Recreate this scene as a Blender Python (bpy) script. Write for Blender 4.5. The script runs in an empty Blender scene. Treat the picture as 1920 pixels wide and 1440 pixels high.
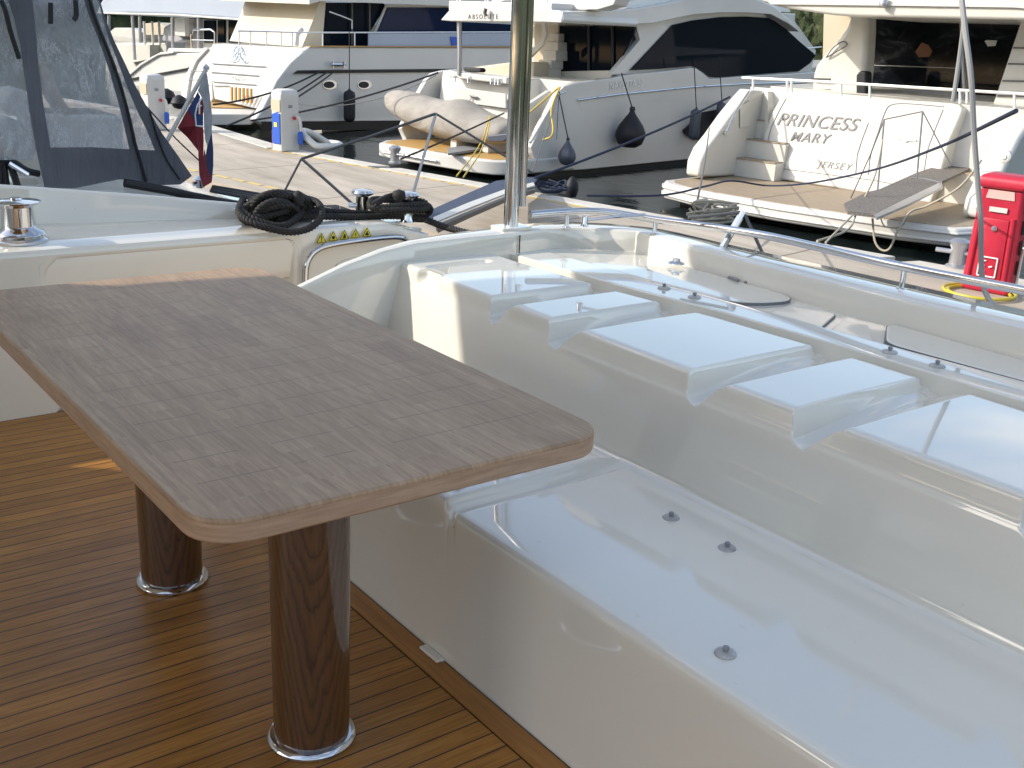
import bpy, bmesh, math, random
from mathutils import Vector, Matrix
random.seed(7)
sc = bpy.context.scene
COL = sc.collection
# ------------------------------------------------------------------ camera
F, PI_, RO, YA, HC = 2043.6, .3192, .0502, .6591, 1.47
cp, sp, cr, sr, cy, sy = math.cos(PI_), math.sin(PI_), math.cos(RO), math.sin(RO), math.cos(YA), math.sin(YA)
fwd_h, right_h = Vector((sy, cy, 0)), Vector((cy, -sy, 0))
up0 = Vector((0, 0, 1)) * cp + fwd_h * sp
right = right_h * cr + up0 * sr
down = right_h * sr - up0 * cr
fwd = fwd_h * cp - Vector((0, 0, 1)) * sp
cam = bpy.data.objects.new('camera', bpy.data.cameras.new('camera')); COL.objects.link(cam)
rot = Matrix((right, -down, -fwd)).transposed()
cam.matrix_world = Matrix.Translation((0, 0, HC)) @ rot.to_4x4()
cam.data.sensor_fit = 'HORIZONTAL'; cam.data.sensor_width = 36; cam.data.lens = F / 1920 * 36
cam.data.clip_start = .05; cam.data.clip_end = 3000
sc.camera = cam
# ------------------------------------------------------------------ light
SUN_H = Vector((-.85, .53)).normalized(); EL = math.radians(30.2)
w = bpy.data.worlds.new('World'); sc.world = w; w.use_nodes = True
nt = w.node_tree; nt.nodes.clear()
sky = nt.nodes.new('ShaderNodeTexSky'); sky.sky_type = 'NISHITA'; sky.sun_disc = False
sky.sun_elevation = EL; sky.sun_rotation = math.atan2(SUN_H.x, SUN_H.y)
sky.air_density = 1.0; sky.dust_density = 1.2; sky.ozone_density = 1.4
bg = nt.nodes.new('ShaderNodeBackground'); bg.inputs[1].default_value = .15
wo = nt.nodes.new('ShaderNodeOutputWorld')
tc_ = nt.nodes.new('ShaderNodeTexCoord'); mp_ = nt.nodes.new('ShaderNodeMapping'); mp_.inputs['Scale'].default_value = (1.6, 1.6, 5.)
nz_ = nt.nodes.new('ShaderNodeTexNoise'); nz_.inputs['Scale'].default_value = 1.7; nz_.inputs['Detail'].default_value = 7; nz_.inputs['Roughness'].default_value = .55; nz_.inputs['Distortion'].default_value = .5
rp_ = nt.nodes.new('ShaderNodeValToRGB'); rp_.color_ramp.elements[0].position = .53; rp_.color_ramp.elements[1].position = .74; rp_.color_ramp.elements[1].color = (.7, .7, .7, 1)
hs_ = nt.nodes.new('ShaderNodeHueSaturation'); hs_.inputs['Saturation'].default_value = .92
mx_ = nt.nodes.new('ShaderNodeMix'); mx_.data_type = 'RGBA'; mx_.inputs[7].default_value = (5.6, 5.4, 5.0, 1)
nt.links.new(tc_.outputs['Generated'], mp_.inputs[0]); nt.links.new(mp_.outputs[0], nz_.inputs['Vector']); nt.links.new(nz_.outputs[0], rp_.inputs[0])
nt.links.new(sky.outputs[0], hs_.inputs['Color']); nt.links.new(hs_.outputs[0], mx_.inputs[6]); nt.links.new(rp_.outputs[0], mx_.inputs[0])
tn_ = nt.nodes.new('ShaderNodeMix'); tn_.data_type = 'RGBA'; tn_.blend_type = 'MULTIPLY'; tn_.inputs[0].default_value = 1; tn_.inputs[7].default_value = (1.08, 1.0, .90, 1)
nt.links.new(mx_.outputs[2], tn_.inputs[6]); nt.links.new(tn_.outputs[2], bg.inputs[0]); nt.links.new(bg.outputs[0], wo.inputs[0])
sl = bpy.data.lights.new('sun', 'SUN'); sl.energy = 2.1; sl.angle = math.radians(.6); sl.color = (1, .93, .82)
so = bpy.data.objects.new('sun', sl); COL.objects.link(so)
tos = Vector((SUN_H.x * math.cos(EL), SUN_H.y * math.cos(EL), math.sin(EL)))
so.rotation_euler = tos.to_track_quat('Z', 'Y').to_euler(); so.location = (-20, 12, 15)
sc.view_settings.view_transform = 'Standard'; sc.view_settings.look = 'None'
sc.view_settings.exposure = 1.13; sc.view_settings.gamma = 1
sc.cycles.max_bounces = 8

# ------------------------------------------------------------------ measuring helpers (photogrammetry)
def ray(x, y):
    return right * ((x - 960) / F) + down * ((y - 720) / F) + fwd
def onpl(x, y, P0, N):
    d = ray(x, y); C = Vector((0, 0, HC)); N = Vector(N)
    return C + d * ((Vector(P0) - C).dot(N) / d.dot(N))
def Pz(z): return lambda x, y: onpl(x, y, (0, 0, z), (0, 0, 1))
def PX(X): return lambda x, y: onpl(x, y, (X, 0, 0), (1, 0, 0))
def PY(Y): return lambda x, y: onpl(x, y, (0, Y, 0), (0, 1, 0))
AB = math.radians(10.8)
U = Vector((math.cos(AB), math.sin(AB), 0)); V = Vector((-math.sin(AB), math.cos(AB), 0)); ZZ = Vector((0, 0, 1))
def Pu(u): return lambda x, y: onpl(x, y, U * u, U)
def Pv(v): return lambda x, y: onpl(x, y, V * v, V)
def Ps(u, z, k):      # raked stern plane through u at height z, leaning forward by k per metre
    return lambda x, y: onpl(x, y, U * u + ZZ * z, U - ZZ * k)
def L(u, v, z): return U * u + V * v + ZZ * z
def vert(base, py):   # height of the point above base seen at image row py
    lo, hi = -3., 12.
    for _ in range(50):
        m = (lo + hi) / 2
        p = Vector((base[0], base[1], m - HC))
        if 720 + F * p.dot(down) / p.dot(fwd) > py: lo = m
        else: hi = m
    return lo

# ------------------------------------------------------------------ materials
def mat(name, col, rough=.5, metal=0, spec=.5, coat=0, build=None, **kw):
    m = bpy.data.materials.new(name); m.use_nodes = True
    b = m.node_tree.nodes['Principled BSDF']
    b.inputs['Base Color'].default_value = (*col, 1); b.inputs['Roughness'].default_value = rough
    b.inputs['Metallic'].default_value = metal; b.inputs['Specular IOR Level'].default_value = spec
    b.inputs['Coat Weight'].default_value = coat; b.inputs['Coat IOR'].default_value = kw.get('cior', 1.5); b.inputs['Coat Roughness'].default_value = kw.get('crough', .05)
    if build: build(m, m.node_tree, b)
    m.diffuse_color = (*col, 1)
    return m
def N(t, kind, **kw):
    n = t.nodes.new(kind)
    for k, v in kw.items():
        if k.startswith('i_'):
            key = k[2:]; key = int(key) if key.isdigit() else key
            n.inputs[key].default_value = v
        else: setattr(n, k, v)
    return n
def coords(t, scale=(1, 1, 1), kind='Object', rotz=0, loc=(0, 0, 0)):
    c = N(t, 'ShaderNodeTexCoord'); mp = N(t, 'ShaderNodeMapping')
    mp.inputs['Scale'].default_value = scale; mp.inputs['Rotation'].default_value = (0, 0, rotz); mp.inputs['Location'].default_value = loc
    t.links.new(c.outputs[kind], mp.inputs[0]); return mp.outputs[0]
def ramp(t, fac, stops):
    r = N(t, 'ShaderNodeValToRGB'); e = r.color_ramp.elements
    while len(e) < len(stops): e.new(.5)
    for i, (p, c) in enumerate(stops):
        e[i].position = p; e[i].color = (*c, 1) if len(c) == 3 else c
    t.links.new(fac, r.inputs[0]); return r.outputs[0]
def mixc(t, fac, a, b, mode='MIX'):
    n = N(t, 'ShaderNodeMix', data_type='RGBA', blend_type=mode)
    if isinstance(fac, float): n.inputs[0].default_value = fac
    else: t.links.new(fac, n.inputs[0])
    for i, x in ((6, a), (7, b)):
        if isinstance(x, tuple): n.inputs[i].default_value = (*x, 1)
        else: t.links.new(x, n.inputs[i])
    return n.outputs[2]
def mth(t, op, a, b=None):
    n = N(t, 'ShaderNodeMath', operation=op)
    for i, x in ((0, a), (1, b)):
        if x is None: continue
        if isinstance(x, (int, float)): n.inputs[i].default_value = x
        else: t.links.new(x, n.inputs[i])
    return n.outputs[0]
def bump(t, b, h, strength=.2, dist=.01):
    n = N(t, 'ShaderNodeBump'); n.inputs['Strength'].default_value = strength; n.inputs['Distance'].default_value = dist
    t.links.new(h, n.inputs['Height']); t.links.new(n.outputs[0], b.inputs['Normal'])
    return n
def noise(t, vec, scale, detail=3, rough=.5, dist=0):
    n = N(t, 'ShaderNodeTexNoise'); n.inputs['Scale'].default_value = scale; n.inputs['Detail'].default_value = detail
    n.inputs['Roughness'].default_value = rough; n.inputs['Distortion'].default_value = dist
    if vec is not None: t.links.new(vec, n.inputs['Vector'])
    return n.outputs['Fac']
def soft(col, dark, scale=1.5, rlo=.08, rhi=.2, bs=.04, bd=.01, bscale=None):
    def f(m, t, b):
        v = coords(t); n = noise(t, v, scale, 5, .6)
        t.links.new(ramp(t, n, [(.3, dark), (.65, col)]), b.inputs['Base Color'])
        r = N(t, 'ShaderNodeMapRange'); r.inputs[3].default_value = rlo; r.inputs[4].default_value = rhi
        t.links.new(noise(t, v, scale * 4, 4), r.inputs[0]); t.links.new(r.outputs[0], b.inputs['Roughness'])
        if bs: bump(t, b, noise(t, v, bscale or scale * 2, 2), bs, bd)
    return f
def translucent(fac, tint=(1, 1, 1)):
    def wrap(build, col=None):
        def f(m, t, b):
            if build: build(m, t, b)
            out = [n for n in t.nodes if n.type == 'OUTPUT_MATERIAL'][0]
            tr_n = N(t, 'ShaderNodeBsdfTranslucent'); mx = N(t, 'ShaderNodeMixShader'); mx.inputs[0].default_value = fac
            bc = b.inputs['Base Color']
            if bc.is_linked: t.links.new(bc.links[0].from_socket, tr_n.inputs[0])
            else: tr_n.inputs[0].default_value = bc.default_value
            t.links.new(b.outputs[0], mx.inputs[1]); t.links.new(tr_n.outputs[0], mx.inputs[2]); t.links.new(mx.outputs[0], out.inputs[0])
        return f
    return wrap
M = {}
def spotted(*a):
    base = soft(*a)
    def f(m, t, b):
        base(m, t, b); v = coords(t)
        vo = N(t, 'ShaderNodeTexVoronoi'); vo.inputs['Scale'].default_value = 46; t.links.new(v, vo.inputs['Vector'])
        ring = ramp(t, vo.outputs['Distance'], [(.10, (0, 0, 0)), (.16, (1, 1, 1)), (.22, (0, 0, 0))])
        msk = ramp(t, noise(t, v, 3.2, 3), [(.50, (0, 0, 0)), (.62, (1, 1, 1))])
        sc_ = ramp(t, noise(t, coords(t, (3, 14, 6)), 5, 6, .7, 1.), [(.60, (0, 0, 0)), (.70, (1, 1, 1))])
        k = mth(t, 'ADD', mth(t, 'MULTIPLY', mth(t, 'MULTIPLY', ring, msk), .10), mth(t, 'MULTIPLY', sc_, .05))
        t.links.new(mth(t, 'ADD', k, .018), b.inputs['Coat Roughness'])
        old = b.inputs['Base Color'].links[0].from_socket
        dirt = ramp(t, noise(t, v, 26, 6, .75), [(.66, (1, 1, 1)), (.74, (.86, .84, .80))])
        t.links.new(mixc(t, 1., old, dirt, 'MULTIPLY'), b.inputs['Base Color'])
    return f
M['gel'] = mat('white_gelcoat', (.72, .70, .64), .1, spec=.5, coat=1, crough=.02, cior=1.6, build=spotted((.80, .765, .675), (.755, .72, .635), 1.2, .04, .10, .05, .02, 1.6))
M['gel_cream'] = mat('cream_gelcoat', (.78, .75, .66), .15, build=soft((.80, .76, .66), (.75, .71, .61), 1.2, .12, .25, .03, .01))
M['hull'] = mat('white_hull_paint', (.72, .72, .7), .12, build=soft((.66, .655, .63), (.60, .597, .575), .35, .08, .16, .12, .06, .5))
M['bwhite'] = mat('bright_white_moulding', (.78, .77, .73), .3, build=soft((.66, .65, .62), (.58, .57, .54), .8, .25, .4, .02))
M['ext'] = mat('ivory_gelcoat', (.62, .59, .52), .2, build=soft((.66, .645, .59), (.60, .585, .535), .7, .12, .3, .03, .02))
M['awning'] = mat('pale_blue_awning', (.5, .56, .64), .6, build=soft((.40, .45, .53), (.33, .38, .46), .25, .5, .7, .1, .2, .4))
M['cream'] = mat('cream_moulding', (.66, .60, .48), .35, build=soft((.56, .49, .37), (.5, .44, .33), .8, .3, .45, 0))
M['glass'] = mat('dark_tinted_glass', (.006, .010, .017), .04, spec=.06)
def b_glass2(m, t, b):
    v = coords(t); n = noise(t, coords(t, (1, 1, 2.5)), 1.4, 5, .6, 1.)
    t.links.new(ramp(t, n, [(.40, (.003, .004, .006)), (.55, (.008, .010, .014)), (.66, (.035, .038, .042))]), b.inputs['Base Color'])
M['glass2'] = mat('dark_glass_with_dim_interior', (.006, .010, .017), .05, spec=.12, build=b_glass2)
M['glass_blue'] = mat('blue_tinted_glass', (.006, .014, .05), .05, spec=.25)
M['black'] = mat('black_antifouling', (.008, .008, .009), .5)
M['rubber'] = mat('black_rubber', (.012, .012, .014), .45)
M['dark'] = mat('dark_recess', (.02, .02, .022), .6)
M['grey'] = mat('grey_plastic', (.25, .26, .27), .45)
M['fender_black'] = mat('black_fender_cover', (.008, .009, .014), .6, build=soft((.010, .011, .018), (.006, .006, .009), 8, .5, .7, .2, .004, 60))
M['fender_grey'] = mat('grey_fender_vinyl', (.07, .08, .11), .35)
M['red'] = mat('red_cabinet_plastic', (.62, .02, .045), .35, build=soft((.52, .022, .05), (.42, .018, .042), 3, .28, .45, .03))
M['redplain'] = mat('red_paint', (.5, .02, .03), .5)
M['blue'] = mat('blue_panel', (.02, .10, .50), .4)
M['navy'] = mat('navy_cloth', (.02, .03, .10), .8)
M['redcloth'] = mat('red_cloth', (.3, .02, .03), .8, build=soft((.22, .014, .024), (.12, .008, .014), 12, .7, .9, .3, .01, 25))
M['bluecloth'] = mat('blue_cloth', (.025, .05, .17), .8)
M['whitecloth'] = mat('white_cloth', (.55, .56, .58), .8, build=soft((.42, .42, .43), (.28, .29, .31), 14, .7, .9, .3, .01, 25))
M['yellow'] = mat('yellow_rubber_hose', (.55, .46, .03), .45)
M['yrope'] = mat('yellow_rope_fibre', (.55, .40, .07), .7)
M['rope_light'] = mat('weathered_rope', (.42, .38, .30), .9)
M['rope_dark'] = mat('dark_rope_fibre', (.02, .022, .03), .8)
M['rope_blue'] = mat('blue_rope_fibre', (.018, .028, .06), .8)
M['rope_grey'] = mat('grey_rope_fibre', (.14, .14, .14), .8)
M['stay'] = mat('pale_grey_sheathed_rope', (.36, .36, .35), .6)
M['letter'] = mat('grey_metal_lettering', (.10, .10, .105), .4, metal=.3)
M['whiteletter'] = mat('white_lettering', (.8, .8, .78), .5)
M['pale_blue'] = mat('pale_blue_graphic', (.38, .50, .64), .5)
M['stickery'] = mat('yellow_warning_film', (.75, .66, .05), .5)
M['umber'] = mat('varnished_wood_slats', (.42, .25, .08), .4)
M['pink'] = mat('pale_pink_hose', (.62, .42, .38), .5)
M['green'] = mat('green_bag_fabric', (.03, .14, .08), .8)
def b_chrome(m, t, b):
    v = coords(t); n = noise(t, v, 30, 3)
    r = N(t, 'ShaderNodeMapRange'); r.inputs[3].default_value = .05; r.inputs[4].default_value = .13
    t.links.new(n, r.inputs[0]); t.links.new(r.outputs[0], b.inputs['Roughness'])
    bump(t, b, noise(t, coords(t, (1, 1, .25)), 14, 2), .05, .01)
M['chrome'] = mat('polished_stainless_steel', (.66, .66, .67), .07, metal=1, build=b_chrome)
M['alu'] = mat('brushed_aluminium', (.5, .5, .52), .35, metal=.8)
def b_ropeblack(m, t, b):
    v = coords(t); n = noise(t, v, 180, 2)
    t.links.new(ramp(t, n, [(.35, (.006, .006, .007)), (.7, (.035, .033, .032))]), b.inputs['Base Color'])
    bump(t, b, n, .5, .002)
M['rope_black'] = mat('black_twisted_rope', (.015, .015, .016), .75, build=b_ropeblack)
def b_deck(m, t, b):
    c = coords(t); s = N(t, 'ShaderNodeSeparateXYZ'); t.links.new(c, s.inputs[0])
    q = mth(t, 'DIVIDE', s.outputs[1], .0515); fl = mth(t, 'FLOOR', q); fr = mth(t, 'FRACT', q)
    wn = N(t, 'ShaderNodeTexWhiteNoise', noise_dimensions='1D'); t.links.new(fl, wn.inputs['W'])
    off = N(t, 'ShaderNodeCombineXYZ'); t.links.new(mth(t, 'MULTIPLY', wn.outputs[0], 30.), off.inputs[2])
    ad = N(t, 'ShaderNodeVectorMath', operation='ADD'); t.links.new(coords(t, (2.2, 34, 1)), ad.inputs[0]); t.links.new(off.outputs[0], ad.inputs[1])
    g = noise(t, ad.outputs[0], 3, 6, .65, .4)
    wood = ramp(t, g, [(.25, (.205, .080, .013)), (.5, (.36, .160, .027)), (.78, (.49, .245, .052))])
    tint = ramp(t, wn.outputs[0], [(0, (.80, .75, .68)), (.5, (1, .98, .95)), (1, (1.12, 1.1, 1.06))])
    wood = mixc(t, 1., wood, tint, 'MULTIPLY')
    line = mth(t, 'LESS_THAN', fr, .075)
    pat = ramp(t, noise(t, coords(t, (1.2, 2.4, 1)), 1.1, 4, .6), [(.32, (.80, .76, .72)), (.5, (1, 1, 1)), (.72, (1.14, 1.11, 1.05))])
    wood = mixc(t, 1., wood, pat, 'MULTIPLY')
    bj = mth(t, 'LESS_THAN', mth(t, 'FRACT', mth(t, 'ADD', mth(t, 'DIVIDE', s.outputs[0], 1.9), wn.outputs[0])), .0022); bj = None
    t.links.new(mixc(t, line, wood, (.022, .013, .008)), b.inputs['Base Color'])
    r = N(t, 'ShaderNodeMapRange'); r.inputs[3].default_value = .30; r.inputs[4].default_value = .48
    t.links.new(noise(t, c, 9, 4), r.inputs[0]); t.links.new(r.outputs[0], b.inputs['Roughness'])
    h = mth(t, 'SUBTRACT', mth(t, 'MULTIPLY', g, .3), mth(t, 'MULTIPLY', line, 1.)); bump(t, b, h, .5, .0015)
M['teak_deck'] = mat('oiled_teak_planking', (.3, .15, .05), .3, build=b_deck)
def b_margin(m, t, b):
    g = noise(t, coords(t, (30, 2, 8)), 2, 6, .65, .4)
    t.links.new(ramp(t, g, [(.25, (.26, .10, .018)), (.55, (.38, .165, .034)), (.8, (.48, .23, .055))]), b.inputs['Base Color'])
    bump(t, b, g, .1, .002)
M['teak_margin'] = mat('oiled_teak_margin', (.3, .15, .05), .32, build=b_margin)
def b_table(m, t, b):
    c = coords(t); s = N(t, 'ShaderNodeSeparateXYZ'); t.links.new(c, s.inputs[0])
    X, Y = s.outputs[0], s.outputs[1]
    q = mth(t, 'DIVIDE', mth(t, 'ADD', X, 5.), .066); col = mth(t, 'FLOOR', q); fx = mth(t, 'FRACT', q)
    r_ = mth(t, 'DIVIDE', mth(t, 'ADD', Y, 5.02), .105); row = mth(t, 'FLOOR', r_); fy = mth(t, 'FRACT', r_)
    cv = N(t, 'ShaderNodeCombineXYZ'); t.links.new(col, cv.inputs[0]); t.links.new(mth(t, 'FLOOR', mth(t, 'ADD', mth(t, 'DIVIDE', row, 3.), mth(t, 'MULTIPLY', col, .37))), cv.inputs[1])
    wn = N(t, 'ShaderNodeTexWhiteNoise', noise_dimensions='2D'); t.links.new(cv.outputs[0], wn.inputs['Vector'])
    # border boards
    bx = mth(t, 'GREATER_THAN', mth(t, 'ABSOLUTE', X), .355); by = mth(t, 'GREATER_THAN', mth(t, 'ABSOLUTE', Y), .745)
    bord = mth(t, 'MAXIMUM', bx, by)
    off = N(t, 'ShaderNodeCombineXYZ'); t.links.new(mth(t, 'MULTIPLY', mth(t, 'ADD', wn.outputs[0], bord), 20.), off.inputs[2])
    ad = N(t, 'ShaderNodeVectorMath', operation='ADD'); t.links.new(coords(t, (42, 2.6, 6)), ad.inputs[0]); t.links.new(off.outputs[0], ad.inputs[1])
    g = noise(t, ad.outputs[0], 2.4, 8, .72, .5)
    g2 = noise(t, coords(t, (5, 1.4, 3)), 2.0, 5, .6)
    wood = ramp(t, g, [(.20, (.25, .152, .082)), (.5, (.41, .272, .160)), (.8, (.57, .405, .258))])
    wood = mixc(t, .8, wood, ramp(t, wn.outputs[0], [(0, (.90, .86, .84)), (.5, (1, .98, .97)), (1, (1.06, 1.06, 1.06))]), 'MULTIPLY')
    wood = mixc(t, 1., wood, ramp(t, g2, [(.3, (.86, .82, .80)), (.7, (1.08, 1.08, 1.08))]), 'MULTIPLY')
    pale = ramp(t, noise(t, coords(t, (60, 1.2, 6)), 1.5, 6, .7), [(.60, (0, 0, 0)), (.72, (1, 1, 1))])
    wood = mixc(t, mth(t, 'MULTIPLY', pale, .30), wood, (.45, .40, .35))
    brk = mth(t, 'GREATER_THAN', noise(t, coords(t, (9, 2, 2)), 1.5, 2), .43)
    l1 = mth(t, 'LESS_THAN', mth(t, 'ABSOLUTE', mth(t, 'SUBTRACT', fy, .5)), .014)
    l2 = mth(t, 'LESS_THAN', fx, .018)
    inner = mth(t, 'SUBTRACT', 1., bord)
    ln = mth(t, 'MULTIPLY', mth(t, 'MAXIMUM', mth(t, 'MULTIPLY', l1, brk), mth(t, 'MULTIPLY', l2, .4)), inner)
    ax = mth(t, 'ABSOLUTE', mth(t, 'SUBTRACT', mth(t, 'ABSOLUTE', X), .355)); ay = mth(t, 'ABSOLUTE', mth(t, 'SUBTRACT', mth(t, 'ABSOLUTE', Y), .745))
    e = mth(t, 'MAXIMUM', mth(t, 'MULTIPLY', mth(t, 'LESS_THAN', ax, .0012), mth(t, 'LESS_THAN', mth(t, 'ABSOLUTE', Y), .746)),
            mth(t, 'MULTIPLY', mth(t, 'LESS_THAN', ay, .0014), mth(t, 'LESS_THAN', mth(t, 'ABSOLUTE', X), .356)))
    wood = mixc(t, mth(t, 'MULTIPLY', ln, .6), wood, (.12, .08, .055))
    wood = mixc(t, mth(t, 'MULTIPLY', e, .4), wood, (.36, .29, .22))
    # edge of the board keeps its fresher colour
    zed = mth(t, 'LESS_THAN', s.outputs[2], .722)
    edge = ramp(t, noise(t, coords(t, (5, 5, 60)), 2, 6, .6), [(.3, (.36, .225, .14)), (.7, (.52, .35, .235))])
    t.links.new(mixc(t, zed, wood, edge), b.inputs['Base Color'])
    b.inputs['Roughness'].default_value = .46
    h = mth(t, 'SUBTRACT', g, mth(t, 'MULTIPLY', ln, .6)); bump(t, b, h, .35, .0015)
M['table'] = mat('weathered_teak_parquet', (.25, .19, .16), .55, build=b_table)
def b_leg(m, t, b):
    c = coords(t); sp_ = N(t, 'ShaderNodeSeparateXYZ'); t.links.new(c, sp_.inputs[0])
    side = mth(t, 'ADD', mth(t, 'MULTIPLY', sp_.outputs[0], .84), mth(t, 'MULTIPLY', sp_.outputs[1], -.54))
    side = mth(t, 'SUBTRACT', side, .012)
    n1 = noise(t, coords(t, (9, 9, 2.4)), 1.3, 5, .6, .5); n2 = noise(t, coords(t, (90, 90, 3)), 2, 5, .7)
    q = mth(t, 'POWER', mth(t, 'ABSOLUTE', mth(t, 'DIVIDE', side, .030)), 1.6)
    val = mth(t, 'ADD', mth(t, 'SUBTRACT', mth(t, 'MULTIPLY', sp_.outputs[2], 13.), mth(t, 'MULTIPLY', q, 1.25)), mth(t, 'MULTIPLY', n1, 4.2))
    fr = mth(t, 'FRACT', val)
    c1 = ramp(t, fr, [(.0, (.024, .009, .003)), (.12, (.062, .024, .008)), (.6, (.105, .043, .014)), (.93, (.075, .029, .009)), (1., (.024, .009, .003))])
    t.links.new(mixc(t, .7, c1, ramp(t, n2, [(.3, (.5, .46, .42)), (.7, (1.2, 1.15, 1.1))]), 'MULTIPLY'), b.inputs['Base Color'])
M['leg'] = mat('varnished_teak_veneer', (.1, .05, .02), .35, coat=1, crough=.02, cior=1.85, build=b_leg)
def b_pier(m, t, b):
    v = coords(t, (1, 1, 1), rotz=-AB)
    n1 = noise(t, coords(t, (1.3, .18, 1), rotz=-AB), 1.6, 6, .65, .3)
    n2 = noise(t, v, 40, 3, .7)
    c = ramp(t, n1, [(.28, (.30, .26, .21)), (.5, (.43, .375, .305)), (.72, (.55, .48, .40))])
    c = mixc(t, .35, c, ramp(t, n2, [(.3, (.7, .7, .7)), (.7, (1.15, 1.15, 1.15))]), 'MULTIPLY')
    s = N(t, 'ShaderNodeSeparateXYZ'); t.links.new(v, s.inputs[0])
    wob = mth(t, 'MULTIPLY', mth(t, 'SUBTRACT', noise(t, v, .8, 2), .5), .05)
    q = mth(t, 'FRACT', mth(t, 'DIVIDE', mth(t, 'ADD', s.outputs[1], wob), 3.0))
    seam = mth(t, 'LESS_THAN', q, .014)
    c = mixc(t, mth(t, 'MULTIPLY', seam, .7), c, (.12, .10, .085))
    st = ramp(t, noise(t, coords(t, (.5, .5, 1)), 1.1, 4, .6), [(.55, (1, 1, 1)), (.75, (.78, .74, .68))])
    t.links.new(mixc(t, 1., c, st, 'MULTIPLY'), b.inputs['Base Color'])
    bump(t, b, n2, .3, .01)
M['pier'] = mat('pale_concrete', (.45, .4, .34), .85, build=b_pier)
M['kerb'] = mat('pale_stone_kerb', (.6, .57, .5), .8, build=soft((.62, .59, .53), (.48, .45, .39), 2.5, .7, .9, .2, .01, 20))
M['wall'] = mat('wet_concrete_wall', (.10, .095, .08), .7, build=soft((.14, .13, .11), (.05, .05, .045), 2, .5, .8, .3, .03, 6))
M['ypaint'] = mat('worn_yellow_paint', (.62, .45, .08), .75, build=soft((.66, .48, .08), (.48, .40, .25), 6, .7, .9, 0))
def b_water(m, t, b):
    v = coords(t)
    n1 = noise(t, coords(t, (1, .55, 1), rotz=.4), 1.4, 4, .55, .6); n2 = noise(t, v, 7, 3, .5, .4)
    h = mth(t, 'ADD', n1, mth(t, 'MULTIPLY', n2, .16)); bump(t, b, h, .35, .05)
M['water'] = mat('dark_harbour_water', (.010, .016, .016), .05, spec=.5, build=b_water)
def b_canvas(m, t, b):
    v = coords(t)
    t.links.new(ramp(t, noise(t, v, 3, 4), [(.3, (.21, .22, .245)), (.7, (.28, .29, .32))]), b.inputs['Base Color'])
    h = mth(t, 'ADD', noise(t, coords(t, (7, 7, .9)), 1.6, 4, .6, .6), mth(t, 'MULTIPLY', noise(t, v, 300, 1), .02)); bump(t, b, h, .8, .08)
M['canvas'] = mat('grey_canvas', (.08, .09, .1), .9, build=translucent(.45)(b_canvas))
def b_sling(m, t, b):
    v = coords(t)
    t.links.new(ramp(t, noise(t, v, 3, 4), [(.3, (.30, .28, .25)), (.7, (.39, .365, .33))]), b.inputs['Base Color'])
    h = noise(t, coords(t, (1., 1., 2.)), 1.1, 3, .5, .8); bump(t, b, h, .6, .12)
M['cover'] = mat('beige_boat_cover', (.5, .45, .37), .9, build=b_sling)
def b_vinyl(m, t, b):
    v = coords(t)
    n = noise(t, coords(t, (1, 1, .55)), 9, 7, .72, 1.4); n2 = noise(t, coords(t, (9, 9, .7)), 1.2, 5, .7, .5)
    h = mth(t, 'ADD', n, n2); bump(t, b, h, .9, .05)
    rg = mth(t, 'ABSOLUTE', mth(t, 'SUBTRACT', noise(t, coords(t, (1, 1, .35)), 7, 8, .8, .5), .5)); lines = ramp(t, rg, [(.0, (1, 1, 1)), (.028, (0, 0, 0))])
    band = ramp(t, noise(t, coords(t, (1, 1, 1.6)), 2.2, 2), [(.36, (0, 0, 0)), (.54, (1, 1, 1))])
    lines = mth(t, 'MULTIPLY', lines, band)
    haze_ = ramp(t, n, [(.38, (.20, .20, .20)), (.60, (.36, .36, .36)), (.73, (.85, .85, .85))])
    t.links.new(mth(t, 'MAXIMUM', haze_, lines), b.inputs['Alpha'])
    t.links.new(mixc(t, lines, ramp(t, n, [(.40, (.50, .53, .58)), (.58, (.64, .67, .71)), (.70, (.88, .90, .92))]), (.95, .95, .95)), b.inputs['Base Color'])  # white crease streaks are sparkle highlights painted into colour and opacity
    out = [q for q in t.nodes if q.type == 'OUTPUT_MATERIAL'][0]
    tl = N(t, 'ShaderNodeBsdfTranslucent'); tl.inputs[0].default_value = (.62, .64, .68, 1); mx = N(t, 'ShaderNodeMixShader'); mx.inputs[0].default_value = .25
    t.links.new(b.outputs[0], mx.inputs[1]); t.links.new(tl.outputs[0], mx.inputs[2]); t.links.new(mx.outputs[0], out.inputs[0])
M['vinyl'] = mat('creased_clear_vinyl', (.4, .44, .5), .12, build=b_vinyl)
def b_tread(m, t, b):
    v = coords(t); n = noise(t, v, 55, 3, .7)
    t.links.new(ramp(t, n, [(.35, (.06, .055, .05)), (.65, (.26, .24, .22))]), b.inputs['Base Color']); bump(t, b, n, .6, .01)
M['tread'] = mat('gritted_gangway_tread', (.3, .27, .25), .9, build=b_tread)
def b_tread2(m, t, b):
    v = coords(t); n = noise(t, v, 45, 3, .7)
    t.links.new(ramp(t, n, [(.35, (.02, .03, .06)), (.65, (.07, .095, .155))]), b.inputs['Base Color']); bump(t, b, n, .6, .01)
M['tread_blue'] = mat('blue_grey_gangway_mesh', (.1, .13, .2), .7, build=b_tread2)
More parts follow.
